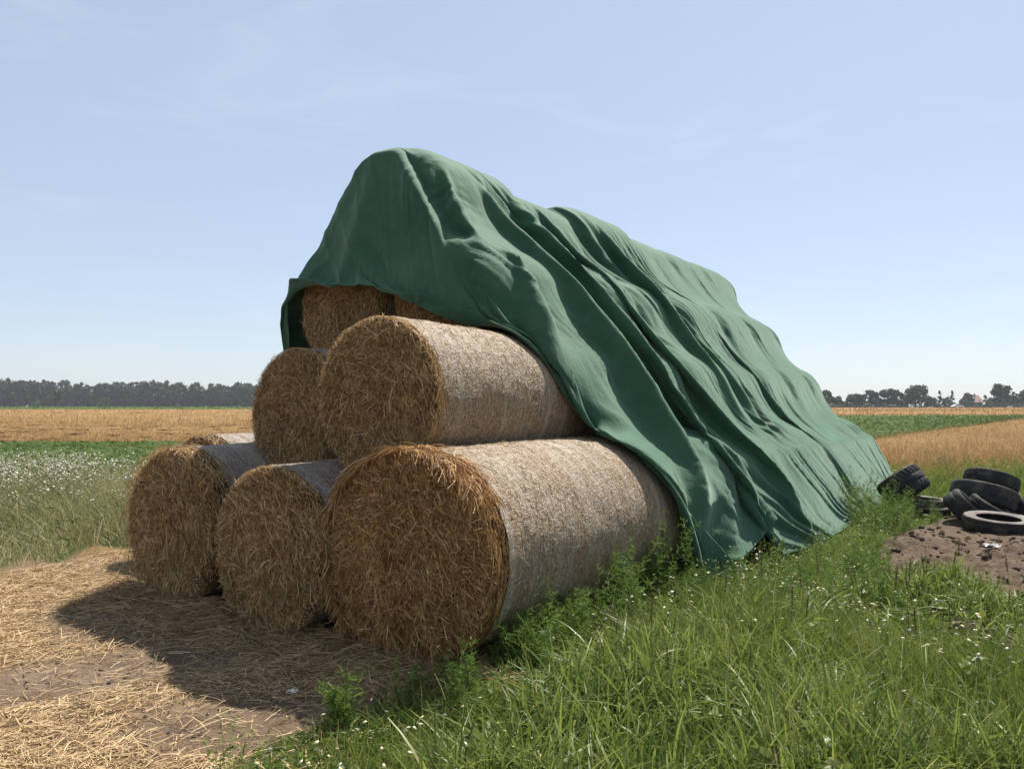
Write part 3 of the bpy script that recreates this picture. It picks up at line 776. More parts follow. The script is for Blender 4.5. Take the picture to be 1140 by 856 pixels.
# ------------------------------------------------------------------ straw litter in the yard
def litter():
    poly = np.array([gxy(*p) for p in [(-160, 900), (310, 900), (430, 800), (540, 745), (330, 700), (170, 660), (140, 612), (0, 640), (-160, 655)]])
    def keep(x, y): return np.clip(zones(x, y)[0] ** 1.6, .03, 1)
    p = scatter(poly, 42000, 1.3, keep)
    n = len(p); z = ground_h(p[:, 0], p[:, 1])
    a = rng.random(n) * 2 * math.pi
    d = nz(np.stack([np.cos(a), np.sin(a), rng.normal(.04, .16, n)], -1))
    b = np.stack([p[:, 0], p[:, 1], z + .004 + rng.random(n) * .022], -1)
    V, F, t = ribbons(b, d, rng.uniform(.03, .15, n), rng.uniform(.0025, .005, n), np.stack([rng.normal(0, .15, n), rng.normal(0, .15, n), -.08 * np.ones(n)], -1), 2,
                      side=np.array([[0, 0, 1.0]]) + .6 * rng.normal(size=(n, 3)), tint=rng.beta(1.8, 1.6, n))
    # straw fallen at the foot of the front bales
    n2 = 14000
    s = rng.uniform(-.75, 3.4, n2); tt = -np.abs(rng.normal(0, .33, n2)) + .12
    q = W(np.stack([s, tt, np.zeros(n2)], -1)); z = ground_h(q[:, 0], q[:, 1])
    pile = .10 * np.clip(1 - np.abs(tt) / .35, 0, 1) * rng.random(n2)
    q[:, 2] = z + .005 + pile
    a = rng.random(n2) * 2 * math.pi
    d = nz(np.stack([np.cos(a), np.sin(a), rng.normal(.1, .25, n2)], -1))
    V2 = ribbons(q, d, rng.uniform(.05, .2, n2), rng.uniform(.0028, .005, n2), np.stack([rng.normal(0, .15, n2), rng.normal(0, .15, n2), -.15 * np.ones(n2)], -1), 2, tint=rng.beta(1.4, 2.0, n2))
    V, F, t = cat([(V, F, t), V2])
    o = mesh('straw_litter', V, F, M['litter'], attrs={'tint': t}); tag(o, 'loose golden straw strewn over the bare yard', 'straw litter', kind='stuff')
litter()

# ------------------------------------------------------------------ grass and weeds
def gz(p): return ground_h(p[:, 0], p[:, 1]) * (p[:, 1] < 14)
def notdirt(x, y): return np.where(inside(DIRT, x, y), .0, 1.0)
def up_dirs(n, lean): 
    d = np.stack([rng.normal(0, lean, n), rng.normal(0, lean, n), np.ones(n)], -1); return nz(d)
def hmap(x, y):
    """grass height"""
    e = np.clip(.5 + .85 * fbm(x, y, .9, 71), 0, 1.2)
    h = .09 + .25 * e
    h = h + .20 * np.clip((x - .4) / 1.6, 0, 1) * np.clip((6.8 - y) / 2, 0, 1)
    edge = np.clip((x + 1.3 + .0 * y) / .9, .25, 1)
    h = h * (1 - .5 * np.clip((x - 1.7) / .8, 0, 1) * np.clip((y - 3.9) / .6, 0, 1))
    return h * edge
def grass():
    def keep(x, y): return notdirt(x, y) * np.clip(.75 + .7 * fbm(x, y, .6, 72), .12, 1)
    p = scatter(GRASS, 56000, 1.5, keep); n = len(p)
    b = np.stack([p[:, 0], p[:, 1], gz(p) - .01], -1)
    L = hmap(p[:, 0], p[:, 1]) * rng.uniform(.45, 1.5, n)
    d = up_dirs(n, .26)
    cv = np.stack([rng.normal(0, .35, n), rng.normal(0, .35, n), -rng.random(n) * .35], -1)
    dry = np.clip(fbm(p[:, 0], p[:, 1], .8, 73) * .5, -.2, .4) + .22 * fbm(p[:, 0], p[:, 1], 1.6, 74)
    V, F, t = ribbons(b, d, L, rng.uniform(.003, .0065, n) * (1 + .06 * p[:, 1]), cv, 3, .9, tint=np.clip(rng.beta(2, 2.4, n) + dry, 0, 1))
    o = mesh('grass', V, F, M['grass'], attrs={'tint': t}); tag(o, 'rough green grass growing beside the stack', 'grass', kind='stuff')
    # low leafy ground cover
    p = scatter(GRASS, 26000, 1.5, keep); n = len(p)
    b = np.stack([p[:, 0], p[:, 1], gz(p) + rng.random(n) * hmap(p[:, 0], p[:, 1]) * .5], -1)
    d = nz(rng.normal(size=(n, 3)) * np.array([1, 1, .5]) + np.array([0, 0, .35]))
    V, F, t = ribbons(b, d, rng.uniform(.03, .085, n), rng.uniform(.006, .016, n), np.array([[0, 0, -.3]]) * np.ones((n, 1)), 2, .8, tint=rng.beta(2, 2.6, n))
    o = mesh('ground_cover', V, F, M['feather'], attrs={'tint': t}); tag(o, 'low leafy weeds between the grass blades', 'weeds', kind='stuff')
    # broad arching grass in the right foreground
    poly = np.array([gxy(*q) for q in [(470, 930), (600, 790), (760, 720), (900, 672), (1040, 650), (1140, 690), (1400, 740), (1400, 930)]])
    p = scatter(poly, 21000, 1.1, lambda x, y: np.clip(.45 + .9 * fbm(x, y, .7, 77), .06, 1)); n = len(p)
    b = np.stack([p[:, 0], p[:, 1], gz(p)], -1)
    d = up_dirs(n, .22)
    ca = rng.random(n) * 2 * math.pi; k = rng.uniform(.1, .85, n)
    cv = np.stack([np.cos(ca) * k, np.sin(ca) * k, -k * .75], -1)
    V, F, t = ribbons(b, d, rng.uniform(.2, .56, n) * (1 - .5 * np.clip((p[:, 0] - 1.5) / .5, 0, 1) * np.clip((p[:, 1] - 3.3) / .5, 0, 1)), rng.uniform(.008, .021, n), cv, 6, .85, tint=rng.beta(2.2, 2, n))
    o = mesh('broad_grass', V, F, M['broad_grass'], attrs={'tint': t}); tag(o, 'broad arching grass blades in the right foreground', 'grass', kind='stuff')
grass()
def mixed():
    p = scatter(GRASS, 2600, 1.2, notdirt); n = len(p)
    b = np.stack([p[:, 0], p[:, 1], gz(p)], -1)
    V, F, t = ribbons(b, up_dirs(n, .35), hmap(p[:, 0], p[:, 1]) * rng.uniform(.9, 1.7, n), rng.uniform(.0025, .0045, n), np.stack([rng.normal(0, .2, n), rng.normal(0, .2, n), -.1 * np.ones(n)], -1), 3, .5, tint=rng.random(n))
    o = mesh('dead_stalks', V, F, M['dry_grass'], attrs={'tint': t}); tag(o, 'dead straw coloured stalks standing in the green grass', 'dry grass', kind='stuff')
    p = scatter(GRASS, 420, 1.0, lambda x, y: notdirt(x, y) * np.clip(.2 + 1.2 * fbm(x, y, .9, 78), .03, 1)); m = len(p); k = 11
    q = np.repeat(p, k, 0); n = len(q); a = rng.random(n) * 6.283
    hh = np.repeat(hmap(p[:, 0], p[:, 1]) * .8, k) * rng.random(n)
    b = np.stack([q[:, 0], q[:, 1], np.repeat(gz(p), k) + hh], -1)
    d = nz(np.stack([np.cos(a), np.sin(a), rng.uniform(.3, 1.2, n)], -1))
    V, F, t = ribbons(b, d, rng.uniform(.05, .12, n), rng.uniform(.018, .036, n), np.array([[0, 0, -.45]]) * np.ones((n, 1)), 4, .75, side=np.stack([-np.sin(a), np.cos(a), 0 * a], -1)[:, [1, 0, 2]] + np.array([[0, 0, 1.0]]), tint=rng.beta(2, 2, n))
    o = mesh('leafy_weeds', V, F, M['broad_grass'], attrs={'tint': t}); tag(o, 'broad leaved weeds dotted through the verge grass', 'weeds', kind='stuff')
mixed()

def feather_plant(n_stem, H, spread, leaf=.05, per=26):
    """ferny weed, returns (V,F,t) round the origin"""
    base = np.stack([rng.normal(0, spread * .25, n_stem), rng.normal(0, spread * .25, n_stem), np.zeros(n_stem)], -1)
    d = nz(np.stack([rng.normal(0, .25, n_stem), rng.normal(0, .25, n_stem), np.ones(n_stem)], -1))
    L = H * rng.uniform(.6, 1.05, n_stem)
    cv = np.stack([rng.normal(0, .18, n_stem), rng.normal(0, .18, n_stem), np.zeros(n_stem)], -1)
    pcs = [ribbons(base, d, L, .005, cv, 3, .6, tint=np.full(n_stem, .3))]
    f = rng.uniform(.12, 1, (n_stem, per))[..., None]
    q = (base[:, None] + d[:, None] * L[:, None, None] * f + cv[:, None] * L[:, None, None] * f * f).reshape(-1, 3)
    m = len(q); ld = nz(rng.normal(size=(m, 3)) * np.array([1, 1, .45]) + np.array([0, 0, .55]))
    ll = leaf * rng.uniform(.6, 1.5, m) * (1.35 - f.reshape(-1) * .8)
    pcs.append(ribbons(q, ld, ll, rng.uniform(.003, .007, m), np.array([[0, 0, .1]]) * np.ones((m, 1)), 1, .5, tint=rng.beta(2, 2, m)))
    # side leaflets
    q2 = q + ld * (ll * rng.uniform(.3, .8, m))[:, None]
    ld2 = nz(ld + rng.normal(0, .9, (m, 3)))
    pcs.append(ribbons(q2, ld2, ll * .6, rng.uniform(.003, .006, m), None, 1, .5, tint=rng.beta(2, 2, m)))
    return cat(pcs)
def weeds():
    protos = [feather_plant(7, .42, .22) for _ in range(5)]
    def keep(x, y):
        k = notdirt(x, y) * np.clip(.25 + 1.1 * fbm(x, y, .9, 75), 0.02, 1)
        return k
    p = scatter(GRASS, 420, .9, keep); pcs = []
    for q, zz in zip(p, gz(p)):
        V, F, t = protos[rng.integers(5)]
        a = rng.random() * 6.28; sc = rng.uniform(.5, 1.1) * (1.0 if q[1] > 5 else .75)
        c, s_ = math.cos(a) * sc, math.sin(a) * sc
        pcs.append((np.stack([V[:, 0] * c - V[:, 1] * s_ + q[0], V[:, 0] * s_ + V[:, 1] * c + q[1], V[:, 2] * sc + zz], -1), F, np.clip(t + rng.normal(0, .12), 0, 1)))
    o = mesh('feathery_weeds', *cat(pcs)[:2], M['feather'], attrs={'tint': cat(pcs)[2]}); tag(o, 'ferny green weeds spread through the grass', 'weeds', kind='stuff')
weeds()

# single tall weeds one can point to
def place_weeds():
    spots = [((684, 690), .56, 'tall ferny weed against the side of the ragged front bale'),
             ((728, 668), .60, 'tallest ferny weed, in front of the third right ground bale'),
             ((748, 640), .45, 'ferny weed left of the tarp corner on the ground'),
             ((640, 722), .44, 'ferny weed at the foot of the front right bale barrel'),
             ((588, 748), .36, 'ferny weed beside the ragged end of the front bale'),
             ((520, 790), .30, 'low bushy weed in front of the ragged bale end'),
             ((386, 806), .22, 'small green weed where the shaded yard meets the grass'),
             ((915, 572), .55, 'bushy weed under the lifted right hem of the tarp'),
             ((950, 580), .60, 'bushy weed just left of the leaning tyre'),
             ((985, 590), .50, 'bushy weed in front of the leaning tyre')]
    for (pp, H, lab) in spots:
        x, y = gxy(*pp)
        e = empty('ferny_weed', (x, y, float(ground_h(np.array([x]), np.array([y]))[0]))); tag(e, lab, 'weed', 'tall weeds beside the stack')
        V, F, t = feather_plant(26 if H > .3 else 8, H * 1.25, H * 1.0, .06, 56)
        mesh('foliage', V, F, M['feather'], e, attrs={'tint': t})
place_weeds()

def heads(p, h, r, petal_mat, name, label, catg, stem_mat, lean=.15, discs=True, spray=1):
    """flower heads on thin stems: one stuff object"""
    n = len(p)
    b = np.stack([p[:, 0], p[:, 1], gz(p)], -1); d = up_dirs(n, lean)
    V1, F1, t1 = ribbons(b, d, h, .0028, None, 2, .3, tint=rng.random(n) * .6)
    c = b + d * h[:, None]
    c = np.repeat(c, spray, 0)
    if spray > 1: c = c + rng.normal(0, .03, c.shape) * np.array([1, 1, .6])
    m = len(c); r = np.broadcast_to(r, (n,)).repeat(spray)
    nrm = nz(rng.normal(0, .45, (m, 3)) + np.array([.15, .2, 1]))
    u = nz(np.cross(nrm, rng.normal(size=(m, 3)))); v = np.cross(nrm, u)
    k = 8; ang = np.arange(k) / k * 2 * math.pi
    ring = c[:, None] + r[:, None, None] * (np.cos(ang)[None, :, None] * u[:, None] + np.sin(ang)[None, :, None] * v[:, None]) * (1 - .22 * (np.arange(k) % 2))[None, :, None]
    top = (c + nrm * r[:, None] * .28)
    bot = c - nrm * r[:, None] * .1
    V2 = np.concatenate([ring, top[:, None], bot[:, None]], 1).reshape(-1, 3)
    base = (np.arange(m) * (k + 2))[:, None]
    fu = [np.stack([base[:, 0] + i, base[:, 0] + (i + 1) % k, base[:, 0] + (i + 2) % k, base[:, 0] + k], -1) for i in range(0, k, 2)]
    fl = [np.stack([base[:, 0] + (i + 2) % k, base[:, 0] + (i + 1) % k, base[:, 0] + i, base[:, 0] + k + 1], -1) for i in range(0, k, 2)]
    F2 = np.concatenate(fu + fl)
    t2 = np.repeat(rng.random(m), k + 2)
    if petal_mat == 'petal':
        t2 = t2.reshape(m, k + 2) * .45; t2[:, k] = 1.0; t2 = t2.ravel()
    mid = np.concatenate([np.zeros(len(F1)), np.ones(len(F2))])
    V, F, t = cat([(V1, F1, t1), (V2, F2, t2)])
    o = mesh(name, V, F, None, attrs={'tint': t}, mats=[M[stem_mat], M[petal_mat]], midx=mid); tag(o, label, catg, kind='stuff')
def flowers():
    def keep(x, y): return notdirt(x, y) * np.clip(.15 + 1.3 * fbm(x, y, .8, 91), .02, 1)
    p = scatter(GRASS, 1000, 1.1, keep)
    p = p[(p[:, 1] < 13)]
    h = hmap(p[:, 0], p[:, 1]) * rng.uniform(.8, 1.3, len(p)) + .04
    heads(p, h, rng.uniform(.009, .0155, len(p)), 'petal', 'daisies', 'small white daisies scattered in the grass by the stack', 'daisies', 'feather')
    pl = np.array([gxy(*q) for q in [(770, 660), (840, 610), (960, 575), (1000, 590), (985, 640), (1060, 680), (1140, 715), (1000, 720), (800, 700)]])
    p = scatter(pl, 420, .8)
    h = hmap(p[:, 0], p[:, 1]) * rng.uniform(.9, 1.35, len(p)) + .06
    heads(p, h, rng.uniform(.008, .014, len(p)), 'petal', 'daisies', 'denser band of white daisies before the churned soil', 'daisies', 'feather')
    # cream flower bank on the left
    pl = np.array([gxy(*q) for q in [(-400, 605), (0, 600), (90, 594), (250, 586), (330, 562), (330, 536), (200, 536), (0, 541), (-400, 545)]])
    p = scatter(pl, 5600, .7, lambda x, y: np.clip(.42 + 1.3 * fbm(x, y, 1.0, 93), .05, 1))
    heads(p, rng.uniform(.24, .74, len(p)), rng.uniform(.010, .026, len(p)), 'cream', 'wild_chamomile', 'bank of cream white flowers beyond the yard on the left', 'wild flowers', 'dry_grass', spray=4)
flowers()

def left_weeds():
    p = scatter(WEEDS_L, 48000, .9, lambda x, y: np.clip(.6 + .7 * fbm(x, y, .9, 95), .08, 1)); n = len(p)
    p = p + rng.normal(0, .16, p.shape) - np.abs(rng.normal(0, .3, (n, 1))) * (p[:, 1:] < 8.6) * np.array([[0, 1.0]])
    b = np.stack([p[:, 0], p[:, 1], gz(p)], -1)
    dist = np.clip((p[:, 1] - 7.2) / 2.2, 0, 1)
    L = (.15 + .38 * dist) * rng.uniform(.5, 1.4, n)
    cv = np.stack([rng.normal(0, .4, n), rng.normal(0, .4, n), -rng.random(n) * .4], -1)
    green = fbm(p[:, 0], p[:, 1], 1.2, 96)
    V, F, t = ribbons(b, up_dirs(n, .3), L, rng.uniform(.004, .008, n), cv, 3, .85, tint=np.clip(rng.beta(2, 2, n) - .3 * green + .06 + .22 * (1 - dist) - .12 * dist, 0, 1))
    o = mesh('dry_grass', V, F, M['dry_grass'], attrs={'tint': t}); tag(o, 'olive and straw coloured tall grass left of the bales', 'dry grass', kind='stuff')
    p = scatter(WEEDS_L, 9000, .9, lambda x, y: np.clip(.1 + 1.2 * fbm(x, y, .9, 97), .02, 1)); n = len(p)
    b = np.stack([p[:, 0], p[:, 1], gz(p) + rng.random(n) * .35], -1)
    V, F, t = ribbons(b, nz(rng.normal(size=(n, 3)) * np.array([1, 1, .5]) + np.array([0, 0, .5])), rng.uniform(.06, .16, n), rng.uniform(.01, .022, n), np.array([[0, 0, -.3]]) * np.ones((n, 1)), 2, .8, tint=rng.beta(2, 2, n))
    o = mesh('leafy_weeds', V, F, M['crop'], attrs={'tint': t}); tag(o, 'green leafy weeds among the dry grass on the left', 'weeds', kind='stuff')
left_weeds()

def margin_weeds():
    pl = np.array([[6.2, 12.0], [8.5, 11.3], [12, 11.2], [22, 12.5], [22, 18], [10, 16.5], [6.5, 15.5]])
    p = scatter(pl, 16000, .8, lambda x, y: np.clip(.6 + .8 * fbm(x, y, 1.3, 98), .08, 1)); n = len(p)
    b = np.stack([p[:, 0], p[:, 1], gz(p)], -1)
    V, F, t = ribbons(b, up_dirs(n, .28), rng.uniform(.2, .62, n), rng.uniform(.006, .013, n), np.stack([rng.normal(0, .3, n), rng.normal(0, .3, n), -rng.random(n) * .3], -1), 3, .85, tint=np.clip(rng.beta(2, 2.2, n), 0, 1))
    n2 = 9000; p2 = scatter(pl, n2, .8, lambda x, y: np.clip(.3 + 1.1 * fbm(x, y, 1.0, 99), .03, 1)); n2 = len(p2)
    b = np.stack([p2[:, 0], p2[:, 1], rng.random(n2) * .5], -1)
    B2 = ribbons(b, nz(rng.normal(size=(n2, 3)) + np.array([0, 0, .4])), rng.uniform(.06, .14, n2), rng.uniform(.012, .025, n2), None, 1, .7, tint=rng.beta(2, 3, n2) * .7)
    V, F, t = cat([(V, F, t), B2])
    o = mesh('margin_weeds', V, F, M['grass'], attrs={'tint': t}); tag(o, 'tall weedy margin behind the tyres before the wheat', 'weeds', kind='stuff')
margin_weeds()

def spikes():
    stem = ribbons(np.zeros((1, 3)), np.array([[0.05, 0, 1.0]]), .62, .004, np.array([[.06, .02, -.02]]), 5, .3, side=np.array([[0, 1.0, 0]]), tint=np.array([.5]))
    stem2 = ribbons(np.zeros((1, 3)), np.array([[0.05, 0, 1.0]]), .62, .004, np.array([[.06, .02, -.02]]), 5, .3, side=np.array([[1.0, 0, 0]]), tint=np.array([.5]))
    n = 150; f = rng.uniform(0, 1, n)
    c = np.array([[.05, 0, 1.0]]) / np.linalg.norm([.05, 0, 1]) * .62 * (.84 + .20 * f)[:, None] + np.array([[.06, .02, -.02]]) * .62
    hd = ribbons(c, nz(rng.normal(size=(n, 3)) * np.array([1, 1, .4]) + np.array([0, 0, .9])), rng.uniform(.006, .014, n), .0032, None, 1, .5)
    lf = ribbons(np.array([[0, 0, .08], [.01, 0, .2], [.015, 0, .3]]), nz(np.array([[.5, .3, 1], [-.5, .2, 1], [.3, -.5, 1.]])), np.array([.34, .3, .26]), .011, np.array([[.5, .3, -.6], [-.5, .2, -.6], [.3, -.5, -.6]]), 6, .85, tint=np.array([.4, .6, .7]))
    root = empty('seed_head_grass'); tag(root, 'tall grass stem with a dark seed spike in the right foreground', 'grass stem', 'dark seed spikes in the foreground grass')
    V, F, t = cat([stem, stem2]); mesh('stem', V, F, M['broad_grass'], root, attrs={'tint': t})
    mesh('seed_head', hd[0], hd[1], M['seed'], root, attrs={'tint': hd[2]})
    mesh('leaf_blades', lf[0], lf[1], M['broad_grass'], root, attrs={'tint': lf[2]})
    poly = np.array([gxy(*q) for q in [(640, 860), (780, 740), (880, 700), (1040, 675), (1150, 720), (1150, 860)]])
    p = scatter(poly, 26, .5)
    for i, q in enumerate(p):
        o = root if i == 0 else copy_tree(root)
        sc = rng.uniform(.7, 1.05)
        o.location = (q[0], q[1], 0); o.rotation_euler = (rng.normal(0, .08), rng.normal(0, .08), rng.random() * 6.28); o.scale = (sc, sc, sc)
spikes()

# ------------------------------------------------------------------ fields
def canopy_mat(name, stops, sc):
    m, nt, b = nodes(name)
    tc = N(nt, 'ShaderNodeTexCoord')
    n1 = noise(nt, mapping(nt, tc.outputs['Object'], (1, 1, 2)), sc, 6, .75); n2 = noise(nt, tc.outputs['Object'], .12, 3)
    f = math_(nt, 'ADD', math_(nt, 'MULTIPLY', n1, .75), math_(nt, 'MULTIPLY', n2, .25))
    c = ramp(nt, f, stops); nt.links.new(c, b.inputs['Base Color'])
    b.inputs['Roughness'].default_value = .9; b.inputs['Specular IOR Level'].default_value = .05
    bump(nt, b, n1, .25, 1)
    return m
CANOPY = {'wheat': canopy_mat('wheat_canopy', [(.36, (.19, .11, .045)), (.5, (.32, .195, .082)), (.64, (.47, .31, .145))], 5.0),
          'crop': canopy_mat('crop_canopy', [(.36, (.026, .045, .012)), (.5, (.068, .105, .026)), (.64, (.14, .185, .05))], 4.0)}
def field(name, label, c4, h, mat, n_top, L, wd, nu=150, nv=110, wob=.04, lean=.2, leafy=False):
    """a crop: c4 = corners near-left, near-right, far-right, far-left; a rough canopy rising from its near edge, with loose stalks / leaves on it"""
    A, B, C_, D = [np.array(c, float) for c in c4]
    u = np.linspace(0, 1, nu)[:, None, None]; v = (np.linspace(0, 1, nv) ** 2.6)[None, :, None]
    q = (A * (1 - u) + B * u) * (1 - v) + (D * (1 - u) + C_ * u) * v
    q = q + rng.normal(0, .12, q.shape) * np.clip(np.hypot(*(D - A)) / 60, .2, 2) * np.clip(v * np.hypot(*(D - A)) / 12, 0, 1)
    x, y = q[..., 0], q[..., 1]
    dist = v[..., 0] * np.hypot(*(D - A))
    edge = np.clip((dist + .12 * fbm(x, y, 1.5, 136)) / (h * 12), 0, 1); edge = edge * edge * (3 - 2 * edge)
    jag = rng.normal(size=x.shape) * np.clip(y / 60, .5, 2) * np.clip(dist / 12, 0, 1)
    z = (h * .74 + wob * fbm(x, y, 1.2, 131) + wob * .5 * fbm(x, y, 9, 132) + wob * .25 * jag) * edge - .02
    P = np.stack([x, y, z], -1)
    l0 = P[:1].copy(); l0[..., 2] = -.05; l1 = P[-1:].copy(); l1[..., 2] = -.05; P = np.concatenate([l0, P, l1], 0)
    lb = P[:, -1:].copy(); lb[..., 2] = -.05; P = np.concatenate([P, lb], 1)
    V0 = P.reshape(-1, 3); F0 = grid_faces(*P.shape[:2])
    zn = max(2.5, min(A[1], B[1])); zf = max(C_[1], D[1])
    # strips over the crop, spread evenly as seen from the yard
    k = rng.random(n_top); vv = 1 / (1 / zn + k * (1 / zf - 1 / zn)); vv = (vv - zn) / (zf - zn)
    uu = rng.random(n_top)
    p = (A * (1 - uu[:, None]) + B * uu[:, None]) * (1 - vv[:, None]) + (D * (1 - uu[:, None]) + C_ * uu[:, None]) * vv[:, None]
    # more of them along the near edge
    nf = n_top // 7; uf = rng.random(nf); vf = rng.random(nf) * h * 10 / np.hypot(*(D - A))
    pf = (A * (1 - uf[:, None]) + B * uf[:, None]) * (1 - vf[:, None]) + (D * (1 - uf[:, None]) + C_ * uf[:, None]) * vf[:, None]
    p = np.concatenate([p, pf]); vv = np.concatenate([vv, vf]); n = len(p)
    dist = vv * np.hypot(*(D - A)); edge = np.clip(dist / (h * 12), 0, 1)
    big = np.clip(p[:, 1] / 26, .8, 7)
    b = np.stack([p[:, 0], p[:, 1], h * (.74 * edge * rng.uniform(.55, 1.0, n))], -1)
    if leafy: d = nz(rng.normal(size=(n, 3)) * np.array([1, 1, .35]) + np.array([0, 0, .55]))
    else: d = up_dirs(n, lean)
    LL = rng.uniform(.6, 1.2, n) * L * (1 + .1 * (big - 1)) * 1.0
    cv = np.stack([rng.normal(0, .25, n), rng.normal(0, .25, n), -rng.random(n) * .35], -1)
    R = ribbons(b, d, LL, wd * big * rng.uniform(.7, 1.3, n), cv, 2, .5, tint=np.clip(rng.beta(2, 2, n) + .2 * fbm(b[:, 0], b[:, 1], 5, 134), 0, 1))
    V, F, t = cat([(V0, F0, np.zeros(len(V0))), R])
    mid = np.concatenate([np.zeros(len(F0)), np.ones(len(R[1]))])
    o = mesh(name, V, F, None, attrs={'tint': t}, mats=[CANOPY[mat], M[mat]], midx=mid); tag(o, label, name.replace('_', ' '), kind='stuff')
    return o

field('wheat_field', 'golden ripe wheat field beyond the green crop on the left', [(-48, 29), (3, 31), (10, 92), (-150, 92)], .78, 'wheat', 45000, .28, .010, wob=.05)
field('wheat_field', 'farther golden wheat beyond the dark tramline on the left', [(-152, 95), (12, 95), (30, 182), (-260, 182)], .80, 'wheat', 16000, .3, .012, wob=.06)
field('beet_field', 'low green leafy crop between the flowers and the wheat on the left', [(-28, 14.4), (3.5, 14.4), (4, 28.6), (-47, 28.6)], .36, 'crop', 42000, .15, .045, wob=.05, leafy=True)
field('maize_field', 'distant green maize strip before the dark wood', [(-270, 190), (60, 190), (120, 330), (-420, 330)], 1.15, 'crop', 9000, .5, .05, wob=.12, leafy=True)
field('wheat_field', 'golden ripe wheat field behind the tyres on the right', [(5.5, 15.8), (34, 16.5), (66, 92), (13.5, 27)], .72, 'wheat', 60000, .28, .009, wob=.06)
field('beet_field', 'green strip of low crop beyond the right wheat field', [(12.5, 28), (68, 94), (80, 100), (34, 100)], .40, 'crop', 16000, .2, .045, wob=.07, leafy=True)
field('wheat_field', 'far golden wheat strip below the farmstead trees', [(36, 103), (110, 103), (320, 300), (90, 300)], .82, 'wheat', 12000, .32, .02, wob=.06)

# ------------------------------------------------------------------ trees
def crown(w, h, n, leaf, kind='round', lumps=9):
    """leaf quads gathered in clumps through a crown of width w, height h (base at z=0)"""
    cs = []; 
    for _ in range(lumps):
        a = rng.random() * 6.28; f = rng.random()
        if kind == 'cone': zz = f ** 1.3; rr = (1 - zz) * .36
        elif kind == 'poplar': zz = f; rr = .16
        else: zz = .18 + .68 * f; rr = .33 * math.sqrt(max(.05, 1 - ((zz - .48) / .55) ** 2))
        cs.append((math.cos(a) * rr * w, math.sin(a) * rr * w, zz * h, (.15 + .13 * rng.random()) * w * (1 if kind != 'cone' else (1.1 - zz))))
    cs = np.array(cs); k = rng.integers(len(cs), size=n)
    dd = nz(rng.normal(size=(n, 3))); rad = rng.random(n) ** .45
    c = cs[k, :3] + dd * (cs[k, 3] * rad)[:, None] * np.array([1, 1, .85])
    c[:, 2] = np.clip(c[:, 2], .02 * h, h)
    u = nz(rng.normal(size=(n, 3))); v = nz(np.cross(u, rng.normal(size=(n, 3))))
    sz = leaf * rng.uniform(.5, 1.2, n)[:, None]
    V = np.stack([c - u * sz - v * sz * .2, c + v * sz * .8, c + u * sz - v * sz * .1, c - v * sz * .7], 1).reshape(-1, 3)
    F = np.arange(n * 4).reshape(n, 4)
    tl = rng.random(len(cs))[k]
    return V, F, np.repeat(np.clip(.55 * tl + .45 * rng.random(n), 0, 1), 4)
def trunk(h, r):
    nth = 8; zs = np.linspace(0, h, 6); th = np.linspace(0, 6.283, nth, endpoint=False)
    rr = r * (1 - .6 * zs / h) * np.where(zs < .1, 1.3, 1)
    P = np.stack([rr[:, None] * np.cos(th), rr[:, None] * np.sin(th), np.broadcast_to(zs[:, None], (6, nth))], -1)
    V = P.reshape(-1, 3); F = grid_faces(6, nth, True)
    pc = [(V, F, np.zeros(len(V)))]
    for _ in range(5):
        a = rng.random() * 6.28; z0 = h * rng.uniform(.45, .85)
        d = nz(np.array([[math.cos(a), math.sin(a), 1.1]]))
        for sd in ((0, 0, 1.), (1., .3, 0)):
            pc.append(ribbons(np.array([[0, 0, z0]]), d, h * .5, r * .7, np.array([[0, 0, .2]]), 3, .7, side=np.array([sd])))
    return cat(pc)
def tree(name, label, x, y, w, h, kind='round', mat='leaf', n=520, th=.22, group=None):
    e = empty(name, (x, y, 0)); tag(e, label, 'tree' if mat == 'leaf' else 'bush', group)
    V, F, t = trunk(h * .75, w * .03 + .06); mesh('trunk', V, F, M['bark'], e)
    V, F, t = crown(w, h * (1 - th), n, max(w, h) * .06, kind, 16); V = V + np.array([0, 0, h * th])
    mesh('crown', V, F, M[mat], e, attrs={'tint': t}, smooth=False)
    return e

def wood():
    pcs = []
    for row, (yy, n) in enumerate(((505, 84), (512, 78), (520, 68), (532, 54))):
        for k in range(n):
            x = -395 + (k + rng.random()) * 350 / n
            h = rng.uniform(13.5, 18.0) + 1.0 * row + 1.3 * math.sin(x * .07) - .012 * (x + 260); w = rng.uniform(6, 9.5)
            hb = .16 if row < 2 else .08
            V, F, t = crown(w, h * (1 - hb), 330, .9, 'round', 12); V = V + np.array([x, yy + rng.uniform(-3, 3), h * hb])
            pcs.append((V, F, t))
            if row == 0:
                V, F, t = trunk(h * .8, .25); pcs.append((V + np.array([x, yy, 0]), F, t))
            if row in (1, 2):
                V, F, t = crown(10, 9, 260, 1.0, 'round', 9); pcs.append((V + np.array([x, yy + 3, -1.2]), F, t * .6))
    V, F, t = cat(pcs)
    o = mesh('woodland', V, F, M['leaf'], attrs={'tint': t}, smooth=False); tag(o, 'dark wood along the horizon on the left', 'woodland', kind='stuff')
wood()
def px_tree(name, label, px, y, wpx, top_py, kind='round', mat='leaf', n=520, th=.15, group=None):
    x = (px - 570) / FPX * y; w = wpx / FPX * y; h = EYE + (451 - top_py) / FPX * y
    return tree(name, label, x, y, w, h, kind, mat, n, th, group)
gl = 'lone bushes before the left wood'
px_tree('bush', 'pale round bush standing in front of the dark wood', 115, 330, 15, 441, mat='bush', n=300, th=.02, group=gl)
px_tree('small_tree', 'small slender tree in front of the wood, left part', 65, 340, 10, 433, mat='bush', n=300, th=.2, group=gl)
px_tree('bush', 'low dark bush farthest left before the wood', 40, 350, 12, 445, mat='bush', n=220, th=.02, group=gl)
